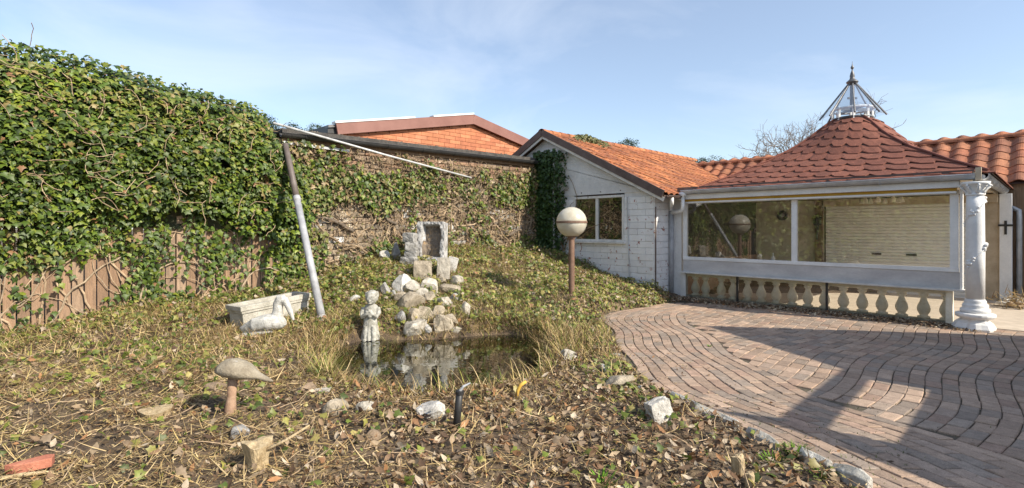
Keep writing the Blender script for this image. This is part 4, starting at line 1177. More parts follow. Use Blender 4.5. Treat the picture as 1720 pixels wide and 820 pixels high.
def hedge_leaves(N, seed, depth=0.0, sz=(.042, .102)):
    s = rng.uniform(-.35, S_END, N); zr = rng.uniform(-.02, 1.02, N) ** .95
    x0, y0 = HC[0] - WD[0] * s, HC[1] - WD[1] * s
    gz = ground_h(x0, y0); tp = htop(s) + .07 * (vnoise(s, s * 0, 5, 8) - .5) * 2
    z = gz + (tp - gz) * zr
    dn = vnoise(s, z, 1.9, 21) * .6 + vnoise(s, z, 4.5, 22) * .4
    # thinner where the boards show
    gap = np.exp(-((s - 1.30) / .85) ** 2) * np.clip((2.02 - z) / .3, 0, 1) * .50 + np.exp(-((s - 3.15) / .75) ** 2) * np.clip((1.25 - z) / .3, 0, 1) * .36
    gap += np.clip((2.0 - z) / .5, 0, 1) * .17
    keep = dn + rng.uniform(-.22, .22, N) * (gap > .1) > (.11 + gap * 1.38 - np.clip((.40 - (z - gz)) / .40, 0, 1) * .25)
    d = hedge_bulge(zr, s) - depth + rng.normal(0, .035, N)
    capz = zr > .95
    d = np.where(capz, rng.uniform(-.4, .2, N), d)
    s, z, d, zr = s[keep], z[keep], d[keep], zr[keep]
    P = HC - np.outer(s, WD) - np.outer(d, U) + np.outer(z, Z)
    n = len(s)
    nr = -U[None] * 1.0 + Z[None] * (.55 + .5 * zr[:, None]) + rng.normal(0, .42, (n, 3))
    dr = np.tile(-Z, (n, 1)) + rng.normal(0, .45, (n, 3)) - U * .3
    return P, frames(nr, dr), rng.uniform(*sz, n), s, z
L = []
P, Rm, S, s_, z_ = hedge_leaves(23500, 1, 0.0)
tone = vnoise(s_, z_, 1.1, 5)[:, None]
C = pick(IVY_PAL, len(P), .25) * (.75 + .6 * tone)
yel = (z_ > 3.1) & (rng.random(len(P)) < .16) | (vnoise(s_, z_, 2.6, 15) > .74) & (rng.random(len(P)) < .35) | (rng.random(len(P)) < .05)
C[yel] = pick([(.22, .22, .05), (.26, .20, .07), (.19, .22, .05)], yel.sum())
C[rng.random(len(P)) < .02] = (.28, .15, .07)
# the 300 that show largest are leaves of their own
order = np.argsort(-(S / P[:, 1]) + np.where(CX + FPX * P[:, 0] / P[:, 1] < 5, 9, 0))
big, restI = order[:300], order[300:]
for i in big:
    v, f, c = place(IVY_V, IVY_F, P[i:i + 1], Rm[i:i + 1], S[i:i + 1], C[i:i + 1])
    mk('leaf', v, f, M['ivy'], hedge, col=c, base=False)
L.append(place(IVY_V, IVY_F, P[restI], Rm[restI], S[restI], C[restI]))
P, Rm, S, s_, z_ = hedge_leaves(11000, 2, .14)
L.append(place(IVY_V, IVY_F, P, Rm, S, pick(IVY_PAL_SHADE, len(P), .3)))  # deeper layer coloured darker, as if shaded by the outer leaves
# strands trailing down over the boards
PP = []
for k in range(60):
    s = rng.uniform(.5, 4.2) if k > 30 else rng.uniform(.7, 2.2); z = rng.uniform(1.2, 2.1)
    for j in range(rng.integers(6, 18)):
        s += rng.normal(0, .035); z -= rng.uniform(.04, .085)
        if z < gh(HG(s)) + .02: break
        PP.append(HG(s + rng.normal(0, .04), z, .10 + rng.random() * .09))
P = np.array(PP); n = len(P)
L.append(place(IVY_V, IVY_F, P, frames(-U + Z * .5 + rng.normal(0, .4, (n, 3)), -Z + rng.normal(0, .4, (n, 3))), rng.uniform(.06, .105, n), pick(IVY_PAL, n, .3)))
# thin upright bits on the crest
n = 500; s = rng.uniform(.2, S_END, n); tp = htop(s)
P = HC - np.outer(s, WD) - np.outer(rng.uniform(-.35, .15, n), U) + np.outer(tp + rng.uniform(-.02, .09, n), Z)
L.append(place(LEAF_V, LEAF_F, P, frames(rng.normal(0, 1, (n, 3)) + Z, rng.normal(0, 1, (n, 3)) + Z * .8), rng.uniform(.05, .11, n), pick(IVY_PAL, n)))
V, F, C = cat_(L)
mk('foliage', V, F, M['ivy'], hedge, col=C, kind='stuff', base=False)
def wiggle(p0, d0, n, step, wob, drag=None, surf=None):
    P = [np.array(p0, float)]; d = nrm(d0)
    for i in range(n):
        d = nrm(d + rng.normal(0, wob, 3) + (drag if drag is not None else 0))
        q = P[-1] + d * step
        if surf is not None: q = surf(q)
        P.append(q)
    return P
def on_hedge(q):
    off = (q - HC) @ (-U); return q - (-U) * (off - .10 - rng.normal(0, .015))
st = MB()
for k in range(40):
    s = rng.uniform(0, 5.2); g0 = gh(HG(s))
    P = wiggle(HG(s, g0 - .02, .1), Z + WD * rng.normal(0, .5), 12, .17, .28, surf=on_hedge)
    r0 = rng.uniform(.006, .018)
    mb = MB().tube(P, [r0 * (1 - .6 * i / 12) for i in range(13)], 6)
    if k < 16: mb.build('stem', M['stem'], hedge, col=(.9, .9, .9))
    else: st.add(mb.V, mb.F)
for k in range(160):      # dry twigs through the foliage
    s = rng.uniform(.1, S_END); zr = rng.uniform(.45, 1)
    P = wiggle(HG(s, htop(s) * zr, hedge_bulge(np.array([zr]), np.array([s]))[0] + .02), WD * rng.normal(0, 1) + Z * rng.normal(0, .6) - U * .25, 5, .09, .35)
    st.tube(P, [.005] * 6, 4)
st.build('fine_stems', M['stem'], hedge, col=(1.05, 1, .95), kind='stuff')

# ------------------------------------------------------------------ creeper on the outbuilding wall: many bare stems, patches of leaves
crp = thing('wall_creeper', IW(3.4, .9, .1), 'half-bare ivy with tangled brown stems clinging to the outbuilding wall', 'climbing plant')
def on_wall(q):
    off = (q - IVW0) @ (-U)
    q = q - (-U) * (off - np.clip(off, .015, .11))
    if q[2] > 3.28: q[2] = 3.28 - rng.random() * .04
    return q
fs = MB()
for k in range(190):
    qq = rng.uniform(.1, WALL_L - .05); b0 = IW(qq); g0 = gh(b0)
    if k < 34:
        z0 = g0 + .0; r0 = rng.uniform(.016, .036); dirn = Z * .8 + WD * rng.normal(0, 1.1); n, stp, wb_ = 16, .16, .32
    elif k < 60:
        z0 = rng.uniform(g0 + .1, 2.4); r0 = rng.uniform(.012, .026); dirn = WD * (1 if rng.random() < .5 else -1) + Z * rng.normal(0, .35); n, stp, wb_ = 12, .15, .3
    else:
        z0 = rng.uniform(g0, 3.1); r0 = rng.uniform(.004, .012); dirn = WD * rng.normal(0, 1) + Z * rng.normal(.2, .6); n, stp, wb_ = 10, .10, .5
    P = wiggle(IW(qq, z0, rng.uniform(.03, .1)), dirn, n, stp, wb_, surf=on_wall)
    P = [p for p in P if -.02 < (IVW0 - p) @ WD < WALL_L + .2]
    if len(P) < 4: continue
    tint = rng.uniform(.75, 1.25)
    mb = MB().tube(P, [r0 * (1 - .65 * i / len(P)) for i in range(len(P))], 7)
    if k < 60: mb.build('stem', M['stem'], crp, col=(tint, tint * .97, tint * .93), smooth=True)
    else: fs.add(mb.V, mb.F, (tint, tint * .97, tint * .93))
for q_, z_0, dz_, r_0 in ((1.35, 1.42, -.18, .055), (2.4, 1.55, .05, .04), (.6, 1.95, -.5, .04), (4.6, 1.7, .25, .035), (3.2, 2.9, .05, .04), (1.2, 2.75, -.35, .035), (5.6, 1.55, .3, .045)):
    P = wiggle(IW(q_, z_0, .10), WD * (1 if q_ < 3 else -1) + Z * dz_, 8, .15, .16, surf=on_wall)
    MB().tube(P, [r_0 * (1 - .07 * i) for i in range(9)], 8).build('branch', M['bark'], crp, smooth=True)
for k in range(2500):
    qq = rng.uniform(.05, WALL_L); g0 = gh(IW(qq))
    P = wiggle(IW(qq, rng.uniform(g0, 3.2), rng.uniform(.03, .13)), rng.normal(0, 1, 3), 4, .065, .7, surf=on_wall)
    P = [p_ - U * (.10 * rng.random()) for p_ in P]
    tint = rng.uniform(.5, 1.5)
    fs.tube(P, [.0042, .004, .0035, .003, .002], 4, False, (tint, tint * .96, tint * .9))
fs.build('fine_stems', M['stem'], crp, kind='stuff')
def wall_leaf(N):
    q = rng.uniform(.0, WALL_L + .15, N); z = rng.uniform(.6, 3.25, N)
    x0 = IVW0[0] - WD[0] * q; y0 = IVW0[1] - WD[1] * q; g0 = ground_h(x0, y0)
    soft = rng.random(N) * .30
    band = np.exp(-((z - (2.45 + .1 * np.sin(q * 2))) / .48) ** 2)
    left = np.exp(-((q - 5.0) / 1.6) ** 2)
    right = np.exp(-((q - .9) / .75) ** 2) * np.exp(-((z - 2.6) / .5) ** 2)
    lowl = np.exp(-((z - g0) / .35) ** 2) * .35
    foot = np.exp(-((q - 6.6) / .5) ** 2) * .5
    dens = band * (.25 + .75 * left) * .62 + right * .62 + lowl + foot * .6 + .03
    dn = vnoise(q, z, 2.4, 31) * .65 + vnoise(q, z, 6, 32) * .35
    keep = (z > g0) & (dn + soft < dens * 1.25 + .33) & (rng.random(N) < .25 + .85 * dens)
    q, z = q[keep], z[keep]; n = len(q)
    P = IVW0 - np.outer(q, WD) - np.outer(rng.uniform(.04, .22, n), U) + np.outer(z, Z)
    nr = -U + Z * .5 + rng.normal(0, .5, (n, 3)); dr = -Z + rng.normal(0, .55, (n, 3))
    C = pick(IVY_PAL, n, .25)
    dry = rng.random(n) < .36
    C[dry] = pick([(.24, .17, .08), (.20, .20, .06), (.30, .22, .11), (.16, .17, .05)], dry.sum())
    return P, frames(nr, dr), rng.uniform(.05, .11, n), C
P, Rm, S, C = wall_leaf(26000)
order = np.argsort(-S / P[:, 1])
for i in order[:120]:
    v, f, c = place(IVY_V, IVY_F, P[i:i + 1], Rm[i:i + 1], S[i:i + 1], C[i:i + 1]); mk('leaf', v, f, M['ivy'], crp, col=c, base=False)
V, F, C = place(IVY_V, IVY_F, P[order[120:]], Rm[order[120:]], S[order[120:]], C[order[120:]])
mk('foliage', V, F, M['ivy'], crp, col=C, kind='stuff', base=False)

n = 2600; q = rng.uniform(.05, WALL_L, n); z = rng.uniform(.7, 3.2, n); x0 = IVW0[0] - WD[0] * q; y0 = IVW0[1] - WD[1] * q
k_ = z > ground_h(x0, y0); q, z = q[k_], z[k_]; n = len(q)
P = IVW0 - np.outer(q, WD) - np.outer(rng.uniform(.03, .20, n), U) + np.outer(z, Z)
V, F, C = place(DEAD_V, DEAD_F, P, frames(-U + rng.normal(0, .7, (n, 3)), -Z + rng.normal(0, .8, (n, 3))), rng.uniform(.04, .10, n), pick([(.30, .21, .12), (.22, .15, .09), (.38, .29, .18), (.16, .11, .07), (.2, .19, .07)], n, .3))
mk('withered_leaves', V, F, M['dead'], crp, col=C, kind='stuff', base=False)

# ivy in the house gable corner, shade put in its leaf colours, and on the ridge
gi = thing('gable_ivy', GA(3.1, .9, .1), 'ivy coloured darker for the shaded corner, climbing the left of the white gable', 'climbing plant')
n = 5200
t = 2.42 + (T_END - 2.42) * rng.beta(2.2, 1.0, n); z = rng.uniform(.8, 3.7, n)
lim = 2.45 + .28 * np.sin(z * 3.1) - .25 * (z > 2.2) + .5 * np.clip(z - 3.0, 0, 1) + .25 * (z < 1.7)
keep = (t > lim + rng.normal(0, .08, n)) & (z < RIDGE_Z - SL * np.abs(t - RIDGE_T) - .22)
t, z = t[keep], z[keep]; n = len(t)
P = C0 + np.outer(t, U) - np.outer(rng.uniform(.03, .26, n), WD) + np.outer(z, Z)
Rm = frames(-WD + Z * .5 + rng.normal(0, .45, (n, 3)), -Z + rng.normal(0, .5, (n, 3)))
V, F, C = place(IVY_V, IVY_F, P, Rm, rng.uniform(.05, .10, n), pick(IVY_PAL_SHADE, n, .3))
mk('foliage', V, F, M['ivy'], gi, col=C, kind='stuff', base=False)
for k in range(14):
    t0 = rng.uniform(2.6, 3.5)
    P = wiggle(GA(t0, 1.0, .06), Z + U * rng.normal(0, .3), 14, .16, .2)
    P = [p - (-WD) * ((p - C0) @ (-WD) - .05) for p in P]
    MB().tube(P, [.018 * (1 - .05 * i) for i in range(15)], 6).build('stem', M['stem'], gi, col=(.6, .55, .5))
ri = thing('roof_ivy', C0 + U * 3.1 + WD * 1.6 + Z * 4.2, 'grey green ivy sprawling over the ridge of the orange tiled roof', 'climbing plant')
n = 1500
k_ = rng.uniform(.75, 2.6, n); t = 3.34 - abs(rng.normal(0, .24, n)) * (1.2 - abs(k_ - 1.6) * .6)
z = RIDGE_Z - SL * np.abs(RIDGE_T - t) + rng.uniform(.02, .16, n) * (1.2 - abs(k_ - 1.7))
P = C0 + np.outer(t, U) + np.outer(k_, WD) + np.outer(np.maximum(z, 0), Z)
V, F, C = place(IVY_V, IVY_F, P, frames(Z - U * .5 + rng.normal(0, .6, (n, 3)), rng.normal(0, 1, (n, 3))), rng.uniform(.06, .10, n), pick([(.14, .16, .06), (.18, .18, .08), (.10, .13, .05), (.22, .19, .10)], n))
mk('foliage', V, F, M['far_leaf'], ri, col=C, kind='stuff', base=False)

# ------------------------------------------------------------------ ground cover
def in_garden(x, y):
    sh = (np.stack([x, y], 1) - HC[:2]) @ (-U[:2])
    gb = (np.stack([x, y], 1) - C0[:2]) @ (-WD[:2])
    return (x < xe(y) - .0) & (sh > .03) & (gb > .04) & (y > 2.4)
def sample(N, dens, seed=0):
    x = rng.uniform(-7.5, 4.2, N); y = rng.uniform(2.4, 14.6, N)
    ok = in_garden(x, y) & (np.abs(x) < y * 1.06 + .3)
    x, y = x[ok], y[ok]
    ok = rng.random(len(x)) < dens(x, y)
    x, y = x[ok], y[ok]
    return x, y, ground_h(x, y)
def slope_n(x, y):
    e = .06
    hx = (ground_h(x + e, y) - ground_h(x - e, y)) / (2 * e); hy = (ground_h(x, y + e) - ground_h(x, y - e)) / (2 * e)
    return unit(np.stack([-hx, -hy, np.ones_like(hx)], 1))
def pixy(x, y, h): return CX + FPX * x / y, HY + (CAMH - h) * FPX / y
DEAD_PAL = [tuple(.90 * c for c in q_) for q_ in [(.34, .25, .16), (.26, .175, .105), (.42, .32, .21), (.18, .105, .06), (.36, .19, .09), (.50, .41, .30), (.13, .08, .05), (.30, .22, .15), (.22, .14, .085)]]
STRAW_PAL = [tuple(np.array(q_) * (1.0, .92, .78)) for q_ in [(.46, .36, .20), (.38, .29, .16), (.54, .44, .27), (.30, .22, .12), (.42, .35, .17), (.24, .16, .09), (.10, .07, .045), (.62, .52, .33)]]
GREEN_PAL = [tuple(np.array(q_) * (1.05, .98, .85)) for q_ in [(.13, .18, .03), (.18, .22, .045), (.09, .13, .025), (.25, .25, .07), (.07, .11, .024), (.30, .27, .10)]]

def d_dead(x, y):
    sd = pond_sd(x, y)
    front = np.clip((6.3 - y) / 1.2, 0, 1) * np.clip((x + 1.9) / 1.3, .12, 1)
    bare = vnoise(x, y, 1.6, 41)
    mid = np.clip((.75 - np.abs(sd)) / .4, 0, 1) * .25
    right = np.clip((x - 1.0) / .6, 0, 1) * .35
    edge = np.clip(1 - np.abs(y - 10.9) / .8, 0, 1) * np.clip(x - 2.2, 0, 1)
    return np.where(sd < .02, .03, np.clip(front * (.35 + .8 * bare) + mid + right + .12 + edge, 0, 1))
x, y, h = sample(110000, d_dead)
n = len(x); nn = slope_n(x, y)
P = np.stack([x, y, h + rng.uniform(.004, .06, n)], 1)
Rm = frames(nn * 1.0 + rng.normal(0, .75, (n, 3)), rng.normal(0, 1, (n, 3)) * (1, 1, .5))
S = .022 + .075 * rng.random(n) ** 2.2; S = np.stack([S * rng.uniform(.6, 1.1, n), S, S * rng.uniform(.3, 1.6, n)], 1)
C = pick(DEAD_PAL, n, .3)
px, py = pixy(x, y, h)
order = np.argsort(-(S[:, 1] / y) + np.where((px < 20) | (px > 1700) | (py > 812), 9, 0))
big, restI = order[:260], order[260:]
for i in big:
    v, f, c = place(DEAD_V, DEAD_F, P[i:i + 1], Rm[i:i + 1], S[i:i + 1], C[i:i + 1]); mk('fallen_leaf', v, f, M['dead'], ground, col=c, base=False)
V, F, C = place(DEAD_V, DEAD_F, P[restI], Rm[restI], S[restI], C[restI])
lit = mk('leaf_litter', V, F, M['dead'], col=C, kind='stuff', base=False)
tag(lit, 'brown fallen leaves strewn over the flower bed')

# straw, mulch and dry stalks lying about
def d_straw(x, y):
    sd = pond_sd(x, y)
    left = np.clip((1.2 - x) / 1.5, .35, 1)
    b = vnoise(x, y, 1.3, 51) * .6 + vnoise(x, y, 4, 52) * .4
    return np.where(sd < -.03, .0, np.clip(left * np.clip((b - .26) * 2.6, .12, 1), 0, 1) * np.where(y < 4.6, .75, 1))
x, y, h = sample(420000, d_straw)
n = len(x)
P = np.stack([x, y, h + rng.uniform(.0, .045, n)], 1)
tilt = rng.normal(0, .22, n) + np.where(y > 7, .25, .03)
az = rng.uniform(0, 2 * np.pi, n)
dirs = np.stack([np.cos(az), np.sin(az), np.abs(tilt)], 1)
Rm = frames(np.tile(Z, (n, 1)) + rng.normal(0, .3, (n, 3)), -dirs)
ln = (.025 + .28 * rng.random(n) ** 3.2) * np.where(y < 5.2, .75, 1)
S = np.stack([rng.uniform(.003, .009, n), ln, ln * .35], 1)
C = pick(STRAW_PAL, n, .3)
V, F, C = place(BLADE_V, BLADE_F, P, Rm, S, C)
o = mk('dry_straw', V, F, M['straw'], col=C, kind='stuff', base=False); tag(o, 'pale dry straw and mulch lying over the garden soil')

# standing dry grass, thick round the pond and on the mound
def d_grass(x, y):
    sd = pond_sd(x, y)
    rim = np.exp(-((sd - .10) / .22) ** 2) * (sd > -.10)
    rightp = np.exp(-((x - .95) / .55) ** 2) * np.exp(-((y - 7.2) / 1.3) ** 2)
    mound = np.clip((y - 7.4) / 1.2, 0, 1) * .42
    leftm = np.clip((y - 5.6) / 1.2, 0, 1) * np.clip((-x - .6) / 1.2, 0, 1) * .38
    return np.clip((rim * .35 + rightp * .9 + mound + leftm) * (.35 + .9 * vnoise(x, y, 2.2, 61)), 0, 1) * (sd > -.12)
x, y, h = sample(230000, d_grass)
n = len(x)
az = rng.uniform(0, 2 * np.pi, n)
dirs = np.stack([np.cos(az) * .8, np.sin(az) * .8, rng.uniform(.25, 1.2, n)], 1)
ln = (.05 + .27 * rng.random(n) ** 1.6) * np.where(pond_sd(x, y) < .35, 1.15, .8)
Rm = frames(np.stack([np.cos(az), np.sin(az), -np.full(n, .5)], 1) * -1, -dirs)
S = np.stack([rng.uniform(.005, .011, n), ln, -ln * 1.0], 1)
gr = rng.random(n)[:, None] < (.30 + .25 * (y[:, None] > 8.2))
C = np.where(gr, pick(GREEN_PAL, n, .3), pick(STRAW_PAL, n, .3))
P = np.stack([x, y, h - .005], 1)
V, F, C = place(BLADE_V, BLADE_F, P, Rm, S, C)
o = mk('dry_grass', V, F, M['straw'], col=C, kind='stuff', base=False); tag(o, 'dry drooping grass round the pond and over the mound')

# long dry blades hanging over the water edge
seg = rng.integers(len(PONDW), size=9000); f_ = rng.random((9000, 1))
Pq = PONDW[seg] * (1 - f_) + PONDW[(seg + 1) % len(PONDW)] * f_
cen = PONDW.mean(0); outw = unit(Pq - cen); Pq = Pq + outw * rng.uniform(-.06, .22, (9000, 1))
wv = vnoise(Pq[:, 0], Pq[:, 1], 3.0, 91); kq = wv > .30
near = (Pq[:, 1] < cen[1] - .3); kq &= np.where(near, rng.random(9000) < .22, rng.random(9000) < .5)
kq &= ~((~near) & (Pq[:, 0] > -2.15) & (Pq[:, 0] < -.75) & (rng.random(9000) < .85))
Pq, outw, near = Pq[kq], outw[kq], near[kq]; n = len(Pq)
hq = ground_h(Pq[:, 0], Pq[:, 1])
P = np.stack([Pq[:, 0], Pq[:, 1], np.maximum(hq, WATER_Z)], 1)
dirs = np.concatenate([-outw * rng.uniform(-.3, .9, (n, 1)) + rng.normal(0, .45, (n, 2)), rng.uniform(.2, 1.1, (n, 1))], 1)
ln = (.06 + .20 * rng.random(n) ** 1.5) * np.where(near, .7, 1)
hd = unit(np.concatenate([dirs[:, :2], np.zeros((n, 1))], 1))
Rm = frames(np.concatenate([-hd[:, :2], np.full((n, 1), .5)], 1), -dirs)
C = np.where(rng.random((n, 1)) < .3, pick(GREEN_PAL, n, .3), pick(STRAW_PAL, n, .3))
V, F, C = place(BLADE_V, BLADE_F, P, Rm, np.stack([rng.uniform(.006, .013, n), ln, -ln * 1.3], 1), C)
o = mk('rim_grass', V, F, M['straw'], col=C, kind='stuff', base=False); tag(o, 'long dry blades drooping over the pond rim')

# low green ground ivy: mound, hedge foot, patches
def d_green(x, y):
    sd = pond_sd(x, y)
    m_ = np.clip((y - 7.6) / 1.5, 0, 1) * .85
    hf = .8 * np.clip((.95 - ((np.stack([x, y], 1) - HC[:2]) @ (-U[:2]))) / .6, 0, 1) * np.where(x < -4.0, .95, .5)
    pr = np.exp(-((x - 1.15) / .38) ** 2) * np.exp(-((y - 5.2) / .7) ** 2) * .9
    lf = np.clip((y - 4.6) / 1.5, 0, 1) * np.clip((-x - 1.0) / 1.5, 0, 1) * .34
    nz_ = vnoise(x, y, 1.7, 71) * .6 + vnoise(x, y, 4.6, 72) * .4
    return np.where(sd < .0, 0, np.clip((m_ + hf + pr + lf + .07) * np.clip((nz_ - .22) * 2.2, 0, 1.2), 0, 1))
x, y, h = sample(150000, d_green)
n = len(x); nn = slope_n(x, y)
clump = np.clip(vnoise(x, y, 3.3, 81) * .6 + vnoise(x, y, 8, 82) * .4 - .35, 0, 1) * np.clip((y - 6.5) / 2, .25, 1)
P = np.stack([x, y, h + rng.uniform(.005, .05, n) + clump * .38 * rng.random(n) ** .6], 1)
Rm = frames(nn + V3(.25, -.35, 0) + rng.normal(0, .5, (n, 3)), rng.normal(0, 1, (n, 3)) * (1, 1, .4))
C = pick(GREEN_PAL, n, .3)
dry = rng.random(n) < .20
C[dry] = pick(DEAD_PAL, dry.sum())
V, F, C = place(IVY_V, IVY_F, P, Rm, .024 + .062 * rng.random(n) ** 1.8, C)
o = mk('ground_ivy', V, F, M['ivy'], col=C, kind='stuff', base=False); tag(o, 'low green ground ivy creeping over the mound and hedge foot')

# twigs
x, y, h = sample(26000, lambda x, y: np.where(pond_sd(x, y) < .02, 0, .25))
tw = MB()
for i in range(min(len(x), 1300)):
    a = rng.uniform(0, 6.28); ln = rng.uniform(.06, .34)
    p = V3(x[i], y[i], h[i] + .015)
    P = wiggle(p, V3(math.cos(a), math.sin(a), rng.uniform(0, .25)), 4, ln / 4, .18)
    t = rng.uniform(.6, 1.5)
    tw.tube(P, [.004, .0038, .0033, .0028, .002], 4, False, (t, t * .96, t * .9))
o = tw.build('twigs', M['stem'], kind='stuff', base=False); tag(o, 'thin dry twigs scattered over the soil and mulch')

# bright grass tufts and small weeds at the bed edge
def tuft(px, py, label, n=60, hgt=.09, pal=((.12, .24, .02), (.17, .30, .035), (.09, .18, .02)), spread=.07, w=.008):
    p = G(px, py); az = rng.uniform(0, 6.28, n); rr = spread * np.sqrt(rng.random(n))
    P = p + np.stack([rr * np.cos(az), rr * np.sin(az), np.zeros(n)], 1)
    dirs = np.stack([np.cos(az) * .7, np.sin(az) * .7, rng.uniform(.4, 1.2, n)], 1)
    ln = rng.uniform(.5, 1.1, n) * hgt
    Rm = frames(-np.stack([np.cos(az), np.sin(az), -np.full(n, .5)], 1), -dirs)
    V, F, C = place(BLADE_V, BLADE_F, P, Rm, np.stack([np.full(n, w), ln, -ln], 1), pick(pal, n))
    mk('grass_tuft', V, F, M['straw'], col=C, label=label, cat='grass tuft', group='green grass tufts at the bed edge')
tuft(1298, 778, 'bright green grass tuft left of the pair by the white edging', 70, .075)
tuft(1335, 768, 'bright green grass tuft touching the white edging stone', 90, .085)
tuft(1380, 800, 'low green tuft between the two nearest white edging stones', 60, .06)
tuft(1010, 815, 'green shoots at the bottom edge of the picture in the leaf litter', 26, .10, w=.014)
tuft(868, 640, 'greenish dry reed clump on the near rim of the pond', 40, .20, ((.22, .2, .06), (.3, .25, .1)), .06)
tuft(545, 632, 'yellow green reed clump at the left end of the pond', 60, .30, ((.26, .28, .06), (.34, .30, .12), (.18, .22, .05)), .10)
tuft(655, 580, 'pale dry reed clump between the statue and the cascade rocks', 40, .26, ((.40, .33, .16), (.3, .28, .1)), .07)
tuft(1192, 582, 'tiny weed growing from a joint in the drive', 18, .035, spread=.025, w=.012)

# leaf litter along the foot of the pavilion
n = 5200
a = rng.uniform(-.4, 5.3, n); d = np.abs(rng.normal(0, .24, n)) + .02 + .35 * (a > 3) * rng.random(n) ** 2
P = R0 + np.outer(a, U) - np.outer(d, WD) + np.outer(rng.uniform(.004, .03, n), Z)
Sv = rng.uniform(.03, .075, n)
V, F, C = place(DEAD_V, DEAD_F, P, frames(Z + rng.normal(0, .5, (n, 3)), rng.normal(0, 1, (n, 3))), Sv, pick(DEAD_PAL + [(.5, .42, .3), (.45, .36, .25)], n, .3))
o = mk('drifted_leaves', V, F, M['dead'], col=C, kind='stuff', base=False); tag(o, 'dry leaves drifted along the foot of the pavilion')
# few loose leaves and grit on the paving
n = 240
y = rng.uniform(3.3, 10, n); x = xe(y) + rng.exponential(.55, n) + .02
P = np.stack([x, y, np.full(n, .008)], 1)
V, F, C = place(DEAD_V, DEAD_F, P, frames(Z + rng.normal(0, .3, (n, 3)), rng.normal(0, 1, (n, 3))), rng.uniform(.015, .045, n), pick(DEAD_PAL, n, .3))
o = mk('loose_leaves', V, F, M['dead'], col=C, kind='stuff', base=False); tag(o, 'scattered small leaves blown onto the brick drive')

# moss and tiny weeds in the joints near the edges of the drive
n = 1500
y = rng.uniform(3.2, 10.2, n); x = xe(y) + rng.exponential(.5, n)
k_ = vnoise(x, y, 2.0, 95) > .45
x, y = x[k_], y[k_]; n = len(x)
P = np.stack([x, y, np.full(n, -.004)], 1); az = rng.uniform(0, 6.28, n)
V, F, C = place(BLADE_V, BLADE_F, P, frames(-np.stack([np.cos(az), np.sin(az), -np.full(n, .5)], 1), -np.stack([np.cos(az), np.sin(az), rng.uniform(.3, 1, n)], 1)), np.stack([np.full(n, .006), rng.uniform(.012, .03, n), -rng.uniform(.012, .03, n)], 1), pick([(.10, .13, .03), (.16, .15, .05), (.07, .09, .03)], n))
o = mk('joint_moss', V, F, M['straw'], col=C, kind='stuff', base=False); tag(o, 'moss and tiny weeds in the joints of the drive')
# ------------------------------------------------------------------ rocks
def rock_geom(c, sx, sy, sz, seed, planes=12, sub=3):
    r = np.random.default_rng(seed)
    bm = bmesh.new(); bmesh.ops.create_icosphere(bm, subdivisions=sub, radius=1.0)
    V = np.array([v.co[:] for v in bm.verts]); F = [[v.index for v in f.verts] for f in bm.faces]; bm.free()
    for _ in range(planes):
        n = nrm(r.normal(size=3)); d = r.uniform(.45, .80); k = V @ n - d
        V = V - np.outer(np.clip(k, 0, None), n) * .97
    V = V / np.abs(V).max(0)
    q = np.zeros(len(V))
    for f_ in (3, 7, 13):
        ph = r.uniform(0, 6, 3); q += np.sin(V[:, 0] * f_ + ph[0]) * np.sin(V[:, 1] * f_ + ph[1]) * np.sin(V[:, 2] * f_ + ph[2]) / f_
    V = V * (1 + .22 * q[:, None]) + r.normal(0, .012, V.shape)
    a = r.uniform(-.3, .3); R_ = np.array(Euler((r.uniform(-.15, .15), r.uniform(-.15, .15), a)).to_matrix())
    return (V * (sx, sy, sz)) @ R_.T + c, F
WHITE, GREY, TAN, PALE, BROWN = (.56, .545, .52), (.33, .325, .32), (.37, .32, .25), (.44, .41, .36), (.27, .20, .14)
CAS = 'stones of the dry cascade'
